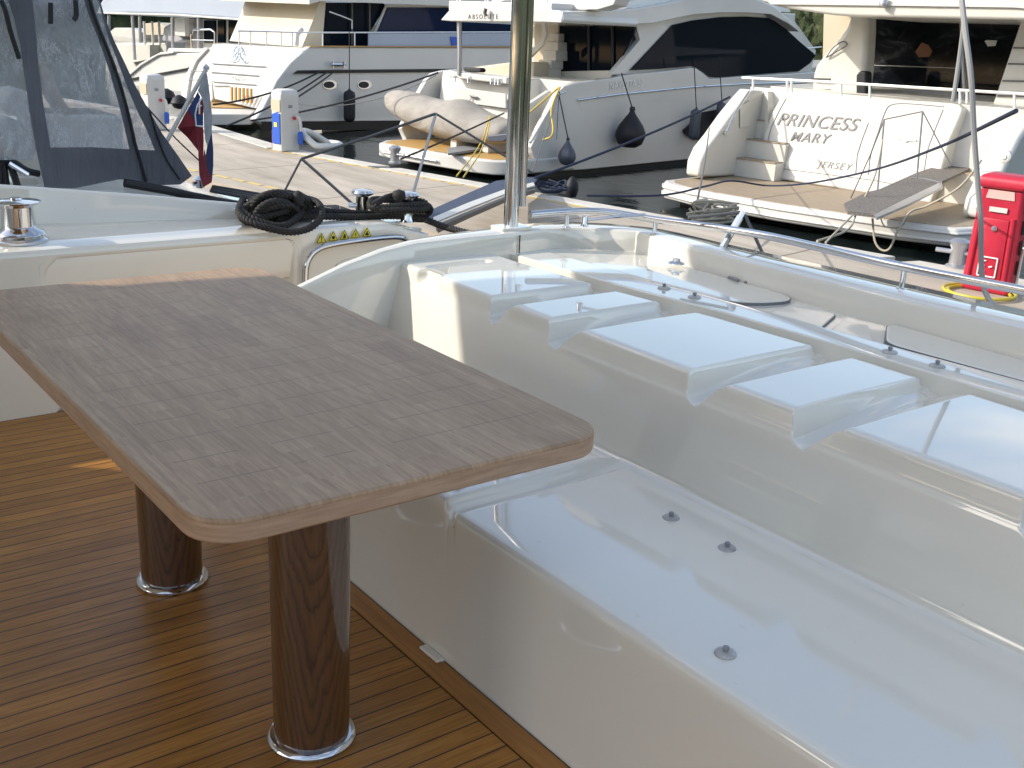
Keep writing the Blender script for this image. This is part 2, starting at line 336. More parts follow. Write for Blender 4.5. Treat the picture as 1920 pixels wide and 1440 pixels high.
def planks(name, c0, c1, w_, rough=.6, line=(.06, .05, .04)):
    def f(m, t, b):
        v = coords(t, (1, 1, 1), rotz=-AB); s = N(t, 'ShaderNodeSeparateXYZ'); t.links.new(v, s.inputs[0])
        q = mth(t, 'DIVIDE', s.outputs[0], w_); fr = mth(t, 'FRACT', q)
        g = noise(t, coords(t, (20, 1.5, 3), rotz=-AB), 1.5, 5, .6)
        t.links.new(mixc(t, mth(t, 'MULTIPLY', mth(t, 'LESS_THAN', fr, .12), .8), ramp(t, g, [(.3, c0), (.7, c1)]), line), b.inputs['Base Color'])
    return mat(name, c0, rough, build=f)
M['teak_grey'] = planks('weathered_teak_platform', (.30, .235, .16), (.42, .34, .25), .07)
M['teak_gold'] = planks('golden_teak_platform', (.46, .28, .09), (.58, .37, .13), .07)
def b_forest(m, t, b):
    v = coords(t); n = noise(t, v, .35, 5, .7)
    t.links.new(ramp(t, n, [(.3, (.025, .045, .014)), (.5, (.07, .095, .03)), (.72, (.14, .15, .055))]), b.inputs['Base Color'])
    bump(t, b, noise(t, v, 1.2, 5, .8), 1., 1.5)
M['forest'] = mat('pine_and_scrub_foliage', (.07, .09, .03), .9, build=b_forest)
M['railw'] = mat('bright_steel_rail', (.82, .82, .82), .32, metal=.35)
M['umberdim'] = mat('dim_amber_reflection', (.16, .06, .02), .5)
M['studgrey'] = mat('scuffed_grey_plastic_disc', (.46, .45, .43), .4, build=soft((.52, .51, .49), (.34, .33, .32), 40, .3, .5, .2, .001, 200))
M['seamgrey'] = mat('dark_grey_sealant', (.2, .2, .2), .6)
M['earth'] = mat('scrubby_hill_earth', (.035, .045, .018), .95)

# ------------------------------------------------------------------ mesh building
class MB:
    def __init__(s): s.v = []; s.f = []; s.mi = []; s.mats = []; s.cur = 0
    def use(s, m):
        if m not in s.mats: s.mats.append(m)
        s.cur = s.mats.index(m); return s
    def add(s, vs, fs):
        o = len(s.v); s.v += [Vector(x) for x in vs]; s.f += [[o + i for i in f] for f in fs]; s.mi += [s.cur] * len(fs); return s
    def box(s, a, b):
        x0, y0, z0 = (min(a[i], b[i]) for i in range(3)); x1, y1, z1 = (max(a[i], b[i]) for i in range(3))
        return s.prism([(x0, y0, z0), (x1, y0, z0), (x1, y1, z0), (x0, y1, z0)], (0, 0, z1 - z0))
    def lbox(s, u0, v0, z0, u1, v1, z1):
        return s.prism([L(u0, v0, z0), L(u1, v0, z0), L(u1, v1, z0), L(u0, v1, z0)], (0, 0, z1 - z0))
    def prism(s, pts, ext):
        pts = [Vector(p) for p in pts]; ext = Vector(ext); n = len(pts)
        nrm = Vector((0, 0, 0))
        for i in range(n): nrm += (pts[i] - pts[0]).cross(pts[(i + 1) % n] - pts[0])
        if nrm.dot(ext) > 0: pts = pts[::-1]
        vs = pts + [p + ext for p in pts]
        fs = [list(range(n)), [n + i for i in range(n)][::-1]]
        for i in range(n):
            j = (i + 1) % n; fs.append([i, n + i, n + j, j])
        return s.add(vs, fs)
    def trace(s, px, pl, ext): return s.prism([pl(*p) for p in px], ext)
    def loft(s, rings, closed=True, caps=True):
        n = len(rings[0]); vs = [p for r in rings for p in r]; fs = []
        for k in range(len(rings) - 1):
            for i in range(n if closed else n - 1):
                j = (i + 1) % n; fs.append([k * n + i, k * n + j, (k + 1) * n + j, (k + 1) * n + i])
        if caps and closed:
            fs.append(list(range(n))[::-1]); fs.append([(len(rings) - 1) * n + i for i in range(n)])
        return s.add(vs, fs)
    def tube(s, pts, r, n=10, caps=True):
        pts = [Vector(p) for p in pts]; rings = []; prev = None
        for i, p in enumerate(pts):
            d = (pts[min(i + 1, len(pts) - 1)] - pts[max(i - 1, 0)]).normalized()
            if prev is None: a = d.orthogonal().normalized()
            else: a = (prev - d * prev.dot(d)); a = a.normalized() if a.length > 1e-6 else d.orthogonal().normalized()
            prev = a; b_ = d.cross(a); rr = r[i] if isinstance(r, (list, tuple)) else r
            rings.append([p + (a * math.cos(q) + b_ * math.sin(q)) * rr for q in [2 * math.pi * k / n for k in range(n)]])
        return s.loft(rings, True, caps)
    def lathe(s, c, prof, n=32, axis=(0, 0, 1)):
        c = Vector(c); ax = Vector(axis).normalized(); a = ax.orthogonal().normalized(); b_ = ax.cross(a)
        return s.loft([[c + ax * h + (a * math.cos(q) + b_ * math.sin(q)) * max(r, 1e-4) for q in [2 * math.pi * k / n for k in range(n)]] for r, h in prof])
    def grid(s, f, us, vs_):
        o = [[f(u, v) for v in vs_] for u in us]; n = len(vs_)
        return s.add([p for r in o for p in r], [[i * n + j, (i + 1) * n + j, (i + 1) * n + j + 1, i * n + j + 1] for i in range(len(us) - 1) for j in range(n - 1)])
    def build(s, name, m=None, parent=None, smooth=35, bevel=0, seg=2, fixn=True, org=None):
        me = bpy.data.meshes.new(name)
        o = org if org is not None else (ROOTLOC.get(parent.name, Vector((0, 0, 0))) if parent else Vector((0, 0, 0)))
        me.from_pydata([tuple(v - o) for v in s.v], [], s.f)
        ms = s.mats if s.mats else [m]
        for x in ms: me.materials.append(M[x])
        if s.mats: me.polygons.foreach_set('material_index', s.mi)
        if fixn:
            bm = bmesh.new(); bm.from_mesh(me); bmesh.ops.recalc_face_normals(bm, faces=bm.faces); bm.to_mesh(me); bm.free()
        ob = bpy.data.objects.new(name, me); COL.objects.link(ob)
        if smooth:
            me.polygons.foreach_set('use_smooth', [True] * len(me.polygons))
            me.set_sharp_from_angle(angle=math.radians(smooth))
        if bevel:
            md = ob.modifiers.new('bevel', 'BEVEL'); md.width = bevel; md.segments = seg; md.limit_method = 'ANGLE'; md.angle_limit = math.radians(38)
            md.harden_normals = True; me.polygons.foreach_set('use_smooth', [True] * len(me.polygons))
        if parent: ob.parent = parent; ROOTLOC[ob.name] = o
        else: ob.location = o
        me.update(); return ob
ROOTLOC = {}
def thing(name, label, cat, loc=(0, 0, 0), group=None):
    o = bpy.data.objects.new(name, None); COL.objects.link(o); o.location = loc; ROOTLOC[o.name] = Vector(loc)
    o['label'] = label; o['category'] = cat; o.empty_display_size = .2
    if group: o['group'] = group
    return o
def tag(o, label, cat, group=None):
    o['label'] = label; o['category'] = cat
    if group: o['group'] = group
    return o
def struct(o, kind='structure'): o['kind'] = kind; return o
def catmull(p, n=8):
    p = [Vector(x) for x in p]; q = [p[0]] + p + [p[-1]]; out = []
    for i in range(1, len(q) - 2):
        for k in range(n):
            t = k / n; a, b_, c, d = q[i - 1], q[i], q[i + 1], q[i + 2]
            out.append(.5 * ((2 * b_) + (c - a) * t + (2 * a - 5 * b_ + 4 * c - d) * t * t + (3 * b_ - a - 3 * c + d) * t ** 3))
    return out + [p[-1]]
def sag(a, b_, s=0., n=14):
    a, b_ = Vector(a), Vector(b_); return [a.lerp(b_, k / n) - ZZ * (s * 4 * (k / n) * (1 - k / n)) for k in range(n + 1)]
def twisted(mb, pts, r, pitch=.05, strands=3, n=6):
    d = [0.]
    for i in range(1, len(pts)): d.append(d[-1] + (pts[i] - pts[i - 1]).length)
    tot = d[-1]; K = max(4, int(tot / (pitch / 7))); res = []; j = 0
    for k in range(K + 1):
        t = tot * k / K
        while j < len(d) - 2 and d[j + 1] < t: j += 1
        f_ = (t - d[j]) / max(1e-9, d[j + 1] - d[j]); res.append((pts[j].lerp(pts[j + 1], f_), t))
    prev = None; fr = []
    for i, (p, t) in enumerate(res):
        dd = (res[min(i + 1, K)][0] - res[max(i - 1, 0)][0]).normalized()
        a = dd.orthogonal().normalized() if prev is None else (prev - dd * prev.dot(dd)).normalized()
        prev = a; fr.append((p, a, dd.cross(a), t))
    for q in range(strands):
        mb.tube([p + (a * math.cos(2 * math.pi * (t / pitch + q / strands)) + b_ * math.sin(2 * math.pi * (t / pitch + q / strands))) * r * .52 for p, a, b_, t in fr], r * .54, n)
def text(s, name, m, parent, p0, p1, up, nrm, shear=0., spacing=1., bold=0., hscale=1.):
    """lettering from p0 to p1 (baseline), laid on a surface"""
    cu = bpy.data.curves.new(name, 'FONT'); cu.body = s; cu.shear = shear; cu.space_character = spacing; cu.offset = bold; cu.extrude = .002
    o = bpy.data.objects.new(name, cu); COL.objects.link(o)
    dg = bpy.context.evaluated_depsgraph_get(); me = bpy.data.meshes.new_from_object(o.evaluated_get(dg))
    bpy.data.objects.remove(o); bpy.data.curves.remove(cu)
    xs = [v.co.x for v in me.vertices]; x0, x1 = min(xs), max(xs)
    p0, p1 = Vector(p0), Vector(p1); k = (p1 - p0).length / (x1 - x0); X = (p1 - p0).normalized(); Zn = Vector(nrm).normalized(); Y = Zn.cross(X).normalized()
    if Y.dot(Vector(up)) < 0: Y = -Y
    org = ROOTLOC.get(parent.name, Vector((0, 0, 0)))
    for v in me.vertices: v.co = p0 + X * ((v.co.x - x0) * k) + Y * (v.co.y * k * hscale) + Zn * (v.co.z + .006) - org
    me.materials.clear(); me.materials.append(M[m])
    ob = bpy.data.objects.new(name, me); COL.objects.link(ob); ob.parent = parent; ROOTLOC[ob.name] = org
    return ob
def smooth01(x, a, b_):
    if a == b_: return 1. if x > a else 0.
    t = max(0., min(1., (x - a) / (b_ - a))); return t * t * (3 - 2 * t)
# ================================================================== SETTING
b = MB(); b.grid(lambda u, v: Vector((u, v, -1.75)), [-60, -10, 0, 10, 20, 40, 80, 160, 320, 1500], [-500, -60, -20, 0, 20, 40, 80, 160, 400, 1500])
struct(b.build('water', 'water', smooth=0))
# pier: far edge u=12.6, near edge u=9.05
b = MB(); b.prism([L(9.05, -40, -1.35), L(12.25, -40, -1.35), L(12.25, 17.2, -1.35), L(13.55, 22.5, -1.35), L(13.55, 70, -1.35), L(9.05, 70, -1.35)], (0, 0, .4))
pier = struct(b.build('pier', 'pier', smooth=0))
b = MB()
edge = [(12.25, -40), (12.25, 17.2), (13.55, 22.5), (13.55, 70)]; edge2 = [(12.6, -40), (12.6, 17.0), (13.92, 22.3), (13.92, 70)]
for (a, c), (d, e) in zip(zip(edge, edge[1:]), zip(edge2, edge2[1:])):
    n = max(1, int(abs(c[1] - a[1]) / 3))
    for k in range(n):
        f0, f1 = k / n + .0025, (k + 1) / n - .0025
        l = lambda p, q, f: L(p[0] + (q[0] - p[0]) * f, p[1] + (q[1] - p[1]) * f, -1.2)
        b.prism([l(a, c, f0), l(a, c, f1), l(d, e, f1), l(d, e, f0)], (0, 0, .262))
struct(b.build('pier_kerb', 'kerb', smooth=0, bevel=.015))
b = MB(); b.prism([L(9.06, -40, -3), L(12.5, -40, -3), L(12.5, 17.0, -3), L(13.8, 22.2, -3), L(13.8, 70, -3), L(9.06, 70, -3)], (0, 0, 1.8))
struct(b.build('pier_wall', 'wall', smooth=0))
b = MB()
for u, v0, v1, wd in ((12.12, 8.2, 17.1, .07), (9.42, 13.0, 17.0, .08), (9.42, 4, 9, .08)):
    k = v0
    while k < v1:
        b.lbox(u, k, -.948, u + wd, min(k + .32, v1), -.944); k += .42
struct(b.build('yellow_line', 'ypaint', smooth=0))
# hills behind the harbour
def hillz(a_, r_):
    n = math.sin(a_ * 9) * 6 + math.sin(a_ * 23 + 1) * 3 + math.sin(a_ * 57) * 1.2
    return max(-4, (r_ - 330) * .42 * (1 + .02 * n) - 2) if r_ < 520 else max(-4, 80 + n - (r_ - 520) * .2)
b = MB(); b.grid(lambda a_, r_: Vector((math.sin(a_) * r_, math.cos(a_) * r_, hillz(a_, r_))), [math.radians(q) for q in range(-180, 181, 3)], [325, 335, 350, 370, 400, 440, 480, 520, 600])
struct(b.build('hill', 'earth'))
def crowns(name, a0, a1, n, r0, r1):
    mb = MB()
    base = bmesh.new(); bmesh.ops.create_icosphere(base, subdivisions=2, radius=1.); bv = [v.co.copy() for v in base.verts]; bf = [[v.index for v in f.verts] for f in base.faces]; base.free()
    for i in range(n):
        a_ = math.radians(random.uniform(a0, a1)); r_ = random.uniform(r0, r1) if i > n * .25 else random.uniform(r0, r0 + 8)
        s = random.uniform(1.6, 3.6); h = s * random.uniform(.8, 1.5); z = hillz(a_, r_) + h * .5; c = Vector((math.sin(a_) * r_, math.cos(a_) * r_, z))
        ph = random.random() * 9
        mb.add([c + Vector((v.x * s, v.y * s, v.z * h)) * (1 + .22 * math.sin(v.x * 5 + ph) * math.sin(v.y * 6 + ph * 2) + random.uniform(-.16, .16)) for v in bv], bf)
    return struct(mb.build(name, 'forest', smooth=0, fixn=False), 'stuff')
crowns('forest', 47, 58, 1500, 331, 430)
crowns('scrub', 12, 26, 1100, 331, 430)
# moored craft far away behind the yachts reads as a low quay
# ================================================================== OWN YACHT
own = thing('motor_yacht', 'own white motor yacht around the shaded teak cockpit, with moulded settee and stern rail', 'yacht', (0, 1.3, 0))
MB().box((-2.4, -1.6, -.02), (1.232, 4.09, 0)).box((1.232, 3.2, -.02), (2.6, 4.09, 0)).build('teak_deck', 'teak_deck', own, smooth=0, org=Vector((0, 0, 0)))
bpy.data.objects['teak_deck'].location = (0, -1.3, 0)
MB().box((1.22, -1.6, -.03), (1.33, 3.2, -.003)).build('deck_caulking', 'rubber', own, smooth=0)
b = MB()
b.prism([(1.2375, -1.6, -.02), (1.2985, -1.6, -.02), (1.2985, 1.888, -.02), (1.285, 1.895, -.02), (1.279, 1.93, -.02), (1.281, 1.968, -.02), (1.2985, 1.975, -.02), (1.2985, 3.2, -.02), (1.2375, 3.2, -.02)], (0, 0, .0205))
b.build('margin_plank', 'teak_margin', own, bevel=.001, seg=1)
MB().box((1.279, 1.892, -.02), (1.3035, 1.972, .006)).build('base_tab', 'gel', own, bevel=.004)
def lerp_tab(tab, x):
    if x <= tab[0][0]: return tab[0][1]
    for (a, c), (d, e) in zip(tab, tab[1:]):
        if x <= d: return c + (e - c) * (x - a) / (d - a)
    return tab[-1][1]
BACK = [(-1.3, 2.345), (0, 2.375), (1.3, 2.40), (1.7, 2.395), (2.1, 2.375), (2.5, 2.325), (3.0, 2.30), (3.2, 2.30)]
CR = .68
# ---- moulded settee: a profile swept across the boat, with the pad gaps pressed into it
prof = [(1.303, -.02), (1.304, .12), (1.304, .368), (1.3055, .380), (1.310, .389), (1.318, .3935), (1.33, .395), (1.36, .3955), (1.6, .397), (1.832, .400), (1.846, .403), (1.853, .411), (1.857, .43), (1.866, .47), (1.886, .55), (1.9035, .614), (1.908, .626), (1.9105, .640), (1.913, .668), (1.9155, .6755), (1.9215, .6805), (1.933, .682)]
gaps = [(2.485, 2.600), (2.192, 2.312), (1.640, 1.763), (1.322, 1.436), (.775, .895), (.455, .575), (-.09, .03), (-.41, -.29)]
S = []
for (x0, z0), (x1, z1) in zip(prof, prof[1:]):
    l = math.hypot(x1 - x0, z1 - z0); n = max(1, int(l / .005)) if z0 > .5 else max(1, int(l / .05))
    for k in range(n): S.append((x0 + (x1 - x0) * k / n, z0 + (z1 - z0) * k / n, 0.))
S.append((*prof[-1], 0.))
n = 60; S += [(1.933, .682, (k + 1) / n) for k in range(n)]
S += [(1.933, .682, 1.001), (1.933, .682, 1.002), (1.933, .682, 1.06)]
ys = []
y = -1.3
while y < 3.12: ys.append(y); y += .0035 if y > .7 else .02
ys.append(3.12)
def xfront(z):
    for (x0, z0), (x1, z1) in zip(prof[9:], prof[10:]):
        if z <= z1: return x0 + (x1 - x0) * (z - z0) / (z1 - z0)
    return prof[-1][0]
def gapdepth(Y):   # steep wall under the port-side pad, small shelf, then a slope back up to the next pad
    for k, (y0, y1) in enumerate(gaps):
        y0 -= .030 if k % 2 else .012
        if y0 < Y < y1 + .003:
            w_ = (y1 - Y) / (y1 - y0)
            if w_ < .09: return .84 * smooth01(w_, -.03, .09)
            if w_ < .34: return .84 + .16 * math.sin((w_ - .09) / .25 * math.pi / 2)
            q = (w_ - .34) / .66; return max(0., 1. - q - .10 * math.sin(math.pi * q)) if q > .12 else 1. - (q / .12) ** 1.5 * (.12 + .10 * math.sin(math.pi * .12))
    return 0.
def settee(si, Y):
    x, z, t = S[int(si)]
    bk = lerp_tab(BACK, Y); g = gapdepth(Y)
    if t > 0:      # flat pad tops running aft to the cross groove
        tt = min(t, 1.); xx = 1.933 + (bk - 1.933) * tt; edge_ = smooth01(tt, .97, 1.)
        zz = z + .0015 * math.sin(math.pi * tt) - edge_ * .005
        fl = .080 - .044 * smooth01(tt, -.2, .8) + .044 * smooth01(0, -.2, .8)
        dep = fl * g
        if Y > 2.60:   # pad one shoulder and closed pocket below the rim
            sh = 2.865 + max(0., min(.125, (xx - 1.93) * 1.3)); dep = max(dep, .050 * smooth01(Y, sh, sh + .018) * (1 - smooth01(Y, 3.028, 3.04)) * smooth01(xx, 1.955, 1.975) * (1 - smooth01(xx, bk - .14, bk - .08)))
        zz -= dep
        if t > 1.:
            xx = bk + (t - 1.); zz = min(zz, .648 if t > 1.0015 else .66)
        return Vector((xx, Y, zz))
    if z > .585:
        zf = .682 - .080 * g
        if z > zf: x = xfront(zf) + (z - zf) * .22; z = zf
        if 2.865 < Y < 3.03: # diagonal shoulder at the port end of pad one
            x += .03 * smooth01(Y, 2.865, 2.93) * smooth01(z, .62, .66) * (1 - smooth01(Y, 2.99, 3.02))
    if 1.303 < x < 1.85 and z < .43 and z > .33:
        lid = smooth01(Y, 1.905, 1.925); z += .020 * lid * smooth01(z, .35, .39) * (1 - smooth01(x, 1.80, 1.85))
        z -= .010 * smooth01(Y, 1.868, 1.878) * (1 - smooth01(Y, 1.900, 1.908)) * (1 - smooth01(x, 1.70, 1.84))
        if z > .36 and 1.872 < Y < 1.906: x += .016 * (1 - smooth01(x, 1.30, 1.33)) * math.sin((Y - 1.872) / .034 * math.pi)
    return Vector((x, Y, z))
b = MB(); b.grid(settee, list(range(len(S))), ys)
b.build('settee_moulding', 'gel', own, smooth=38, fixn=False)
b = MB(); b.tube([Vector((1.8335, .3 + .05 * k, .3995 + .0003 * math.sin(k * 1.7))) for k in range(33)], .0008, 5); b.build('seat_joint_sealant', 'studgrey', own)
# ---- after deck behind the pads
inner = [(2.40, 3.115), (2.55, 3.135), (2.66, 3.115), (2.755, 3.045), (2.785, 3.00), (2.842, 2.955), (2.842, 2.87), (2.825, 2.60), (2.80, 2.36), (2.785, 1.9), (2.77, 1.37), (2.75, .5), (2.70, -1.4)]
poly = [(lerp_tab(BACK, yy) + .075, yy) for yy in (-1.4, -.5, .3, 1.0, 1.5, 2.0, 2.4, 2.8, 3.12)]
b = MB(); b.prism([(x, yy, .60) for x, yy in poly] + [(x + .01, yy, .60) for x, yy in inner], (0, 0, .073))
b.build('after_deck', 'gel', own, smooth=0)
def seam(Y): return lerp_tab([(0, 2.66), (1.275, 2.59), (1.6, 2.562), (1.9, 2.548), (2.25, 2.527), (2.85, 2.495), (3.1, 2.485)], Y)
def panel(name, pts, z0, z1, bev=.006):
    if name != 'console_strip':
        cx0 = sum(p[0] for p in pts) / len(pts); cy0 = sum(p[1] for p in pts) / len(pts); b = MB()
        b.prism([(x + (.0025 if x > cx0 else -.0025), y_ + (.0022 if y_ > cy0 else -.0022), .66) for x, y_ in pts], (0, 0, z1 - .66 - .0025)); b.build('hatch_gap', 'seamgrey', own, smooth=0)
    b = MB(); b.prism([(x, y_, z0) for x, y_ in pts], (0, 0, z1 - z0)); return b.build(name, 'gel', own, bevel=bev, seg=3)
yy_ = [-1.35 + k * (3.02 + 1.35) / 24 for k in range(25)]
panel('console_strip', [(lerp_tab(BACK, q) + .036, q) for q in yy_] + [(seam(q) - .004, q) for q in yy_[::-1]], .62, .690)
def rpoly(c, rad, seg=5):
    out = []; n = len(c)
    for i in range(n):
        p, q, r_ = Vector(c[i - 1]), Vector(c[i]), Vector(c[(i + 1) % n])
        a = q + (p - q).normalized() * rad[i]; d = q + (r_ - q).normalized() * rad[i]
        for k in range(seg + 1):
            t = k / seg; out.append(tuple(a * (1 - t) ** 2 + q * 2 * t * (1 - t) + d * t * t))
    return out
panel('hatch_cover', rpoly([(2.505, 2.835), (2.80, 2.79), (2.79, 2.10), (2.545, 2.18)], [.03, .09, .13, .10]), .66, .684, .003)
panel('hatch_cover', rpoly([(2.573, 1.66), (2.775, 1.80), (2.758, .55), (2.635, .55)], [.05, .07, .05, .03]), .66, .690, .006)
panel('hatch_tray', rpoly([(2.556, 2.06), (2.745, 2.11), (2.735, 1.95), (2.562, 1.87)], [.012] * 4), .66, .681, .003)
panel('hatch_tray', rpoly([(2.566, 1.835), (2.745, 1.915), (2.73, 1.83), (2.572, 1.70)], [.012] * 4), .66, .681, .003)
b = MB(); b.prism([(seam(q) - .004, q, .662) for q in yy_] + [(seam(q) + .007, q, .662) for q in yy_[::-1]], (0, 0, .0235)); b.build('deck_seam', 'seamgrey', own, smooth=0)
def handle(px, py, z):
    p = Pz(z)(px, py); d = Vector((-.25, -1, 0)).normalized(); b = MB()
    b.tube([p - d * .028 + ZZ * .004, p + d * .028 + ZZ * .004], .0055, 8); b.box(p + Vector((-.006, -.006, 0)), p + Vector((.006, .006, .006)))
    q = p - Vector((-.01, .045, 0)); b.lathe(q, [(.006, 0), (.006, .004), (.001, .006)], 10); b.build('hatch_handle', 'grey', own)
handle(1375, 525, .684); handle(1886, 657, .69)
def stud(p, r=.0205):
    b = MB(); b.lathe(p, [(r, 0), (r, .002), (r * .9, .0045), (r * .35, .0055), (.001, .0055)], 28)
    o = b.build('cushion_stud', 'studgrey', own, smooth=30)
    b = MB(); b.lathe(p + ZZ * .005, [(.0055, 0), (.0045, .004), (.0062, .006), (.006, .010), (.003, .012), (.0005, .012)], 16); b.build('stud_pin', 'grey', o)
for px, py, z in ((1245, 541, .690), (1302, 558, .690), (1668, 661, .690), (1757, 687, .690), (1318, 495, .673), (1700, 592, .673), (1258, 972, .397), (1363, 1029, .397), (1360, 1226, .396), (858, 908, .417)):
    stud(Pz(z)(px, py))
b = MB(); p = Pz(.695)(1268, 494); b.lathe(p, [(.030, 0), (.030, .004), (.022, .008), (.014, .010), (.014, .018), (.001, .02)], 24); b.build('deck_filler_cap', 'chrome', own)
# ---- coaming wall: inner and outer lines with a rim of varying height
cin = [(1.20, 3.125, .47), (1.35, 3.122, .55), (1.53, 3.12, .633), (1.706, 3.12, .694), (1.85, 3.12, .730), (1.97, 3.12, .746), (2.2, 3.115, .752), (2.38, 3.112, .752)] + [(x, y_, .752 + max(0, (2.6 - y_) * .018)) for x, y_ in inner]
cout = [(1.20, 3.155), (1.35, 3.152), (1.53, 3.152), (1.706, 3.155), (1.85, 3.165), (1.97, 3.18), (2.2, 3.215), (2.38, 3.235), (2.42, 3.24), (2.60, 3.25), (2.76, 3.21), (2.86, 3.13), (2.92, 3.06), (2.975, 2.98), (2.99, 2.88), (3.0, 2.60), (3.0, 2.36), (3.0, 1.9), (2.99, 1.37), (2.97, .5), (2.92, -1.4)]
b = MB(); rings = []
for (x, y_, zt), (X_, Y_) in zip(cin, cout):
    a, c = Vector((x, y_, 0)), Vector((X_, Y_, 0)); wd = (c - a).length; r_ = min(.016, wd * .35); d = (c - a) / wd
    zb = .0 if x < 1.9 else .60
    rings.append([a + ZZ * (zb - .05), a + ZZ * (zt - r_), a + d * r_ * .3 + ZZ * (zt - r_ * .3), a + d * r_ + ZZ * zt, c - d * r_ + ZZ * zt, c - d * r_ * .3 + ZZ * (zt - r_ * .3), c + ZZ * (zt - r_), c + d * .02 - ZZ * .9])
b.loft(rings); b.build('coaming', 'gel', own, smooth=40)
b = MB(); p = Vector((2.412, 3.1125, 0)); b.box(p + Vector((-.0015, -.004, .675)), p + Vector((.0015, .0, .74))); b.build('coaming_joint', 'dark', own, smooth=0)
# ---- stern rail
rb = [Pz(.752)(1062, 427), Pz(.752)(1227, 439), Pz(.764)(1690, 542)]
rz = [vert(rb[0], 397), vert(rb[1], 412), vert(rb[2], 501)]
rail = catmull([Vector((rb[0].x - .16, rb[0].y + .02, rz[0] - .004)), Vector((rb[0].x, rb[0].y, rz[0])), Vector((rb[0].x + .13, rb[0].y - .06, rz[0] + .002)), Vector((rb[1].x, rb[1].y, rz[1])), Vector((2.955, 2.45, (rz[1] + rz[2]) / 2)), Vector((rb[2].x, rb[2].y, rz[2])), Vector((2.95, 1.2, rz[2] + .006)), Vector((2.93, .2, rz[2] + .012)), Vector((2.9, -1.3, rz[2] + .02))], 10)
b = MB(); b.tube(rail, .0135, 16); rl = b.build('stern_rail', 'chrome', own)
for q, z in zip(rb + [Vector((2.94, .4, .79))], rz + [rz[2] + .01]):
    b = MB(); b.tube([Vector((q.x, q.y, q.z - .002)), Vector((q.x, q.y, z))], .0085, 14); b.lathe(q, [(.017, 0), (.017, .003), (.009, .005)], 18); b.build('rail_post', 'chrome', rl)
# ---- roof support pole
pb = Vector((2.423, 3.174, .752))
def near(px, py, P): return onpl(px, py, P, fwd_h)
t0, t1 = near(957.5, 432, pb), near(974.5, 0, pb); dpole = (t1 - t0).normalized(); b = MB()
b.tube([t0, t0 + dpole * 1.40], .0275, 28); b.lathe(t0, [(.042, -.004), (.042, .002), (.034, .008), (.028, .012)], 28)
q0, q1 = near(979, 388, pb), near(994.5, 0, pb); d2 = (q1 - q0).normalized(); b.tube([q0 + fwd_h * .02, q0 + fwd_h * .02 + d2 * 1.3], .0135, 18)
b.build('roof_support_pole', 'chrome', own)
MB().prism([pb + Vector((-.07, -.035, -.002)), pb + Vector((.06, -.045, -.002)), pb + Vector((.07, .05, -.002)), pb + Vector((-.06, .055, -.002))], (0, 0, .012)).build('pole_foot_pad', 'gel', own, bevel=.004)
# ---- port bulwark with pressed panel, gate, ledge, gunwale
def bulw(x, z):
    rc = smooth01(x, .995, 1.03) * (1 - smooth01(x, 1.955, 1.99)) * (1 - smooth01(z + max(0, 1.05 - x) * .9 + max(0, x - 1.96) * .8, .545, .588))
    return Vector((x, 4.075 + .045 * rc + .014 * max(0, z - .2), z))
xs = [-1.5 + k * .1 for k in range(24)] + [.84 + k * .01 for k in range(120)]; zs = [0, .1, .2, .3, .4] + [.42 + k * .008 for k in range(23)]
b = MB(); b.grid(bulw, [x for x in xs if x <= 2.025], zs); b.build('port_bulwark', 'gel_cream', own, smooth=60)
b = MB(); b.tube([Vector((x_, 4.0775 + .014 * max(0, z_ - .2), z_)) for x_, z_ in ((.983, .0), (.983, .555), (1.005, .585), (1.03, .592), (1.94, .592), (1.985, .575), (2.005, .54), (2.01, .45), (2.01, 0))], .0028, 6); b.build('panel_seam', 'grey', own)
b = MB(); b.prism([(x_, 4.078, z_) for x_, z_ in [(2.032, .02), (2.545, .02), (2.545, .50), (2.52, .535), (2.47, .553), (2.14, .546), (2.09, .535), (2.05, .50), (2.032, .44)]], (0, .05, 0)); gt = b.build('gate', 'gel_cream', own, bevel=.006)
b = MB(); b.prism([(x_, 4.068, z_) for x_, z_ in [(2.16, .03), (2.50, .03), (2.50, .50), (2.22, .478), (2.18, .462), (2.16, .42)]], (0, .02, 0)); b.build('gate_panel', 'gel_cream', gt, bevel=.005)
b = MB(); b.box((2.02, 4.10, 0), (2.62, 4.14, .58)); b.build('gate_jamb', 'gel_cream', own, smooth=0)
b = MB(); b.tube(catmull([(2.022, 4.045, .30), (2.02, 4.045, .43), (2.03, 4.045, .49), (2.065, 4.045, .532), (2.14, 4.045, .553), (2.34, 4.045, .564), (2.45, 4.045, .563), (2.50, 4.05, .55), (2.53, 4.07, .52), (2.535, 4.10, .49)], 8), .0125, 14); b.build('gate_grab_rail', 'chrome', own)
ledge = []
for k in range(45):
    x = -1.5 + k * (4.12 / 44); e = smooth01(x, 2.42, 2.62)
    z = .622 - .055 * e; y0 = 4.083 - .05 * e
    ledge.append([Vector((x, y0, z - .075)), Vector((x, y0 + .001, z - .022)), Vector((x, y0 + .008, z - .006)), Vector((x, y0 + .024, z)), Vector((x, 4.30, z + .003)), Vector((x, 4.55, z + .006)), Vector((x, 4.72, z - .02)), Vector((x, 4.75, z - .2)), Vector((x, 4.10, z - .2))])
b = MB(); b.loft(ledge); b.build('side_deck_ledge', 'gel', own, smooth=40)
gw = [(-1.5, 4.98, .98), (.3, 4.66, .845), (.97, 4.555, .785), (1.5, 4.46, .732), (1.83, 4.385, .695), (1.97, 4.37, .676), (2.05, 4.42, .655)]
b = MB(); rings = []
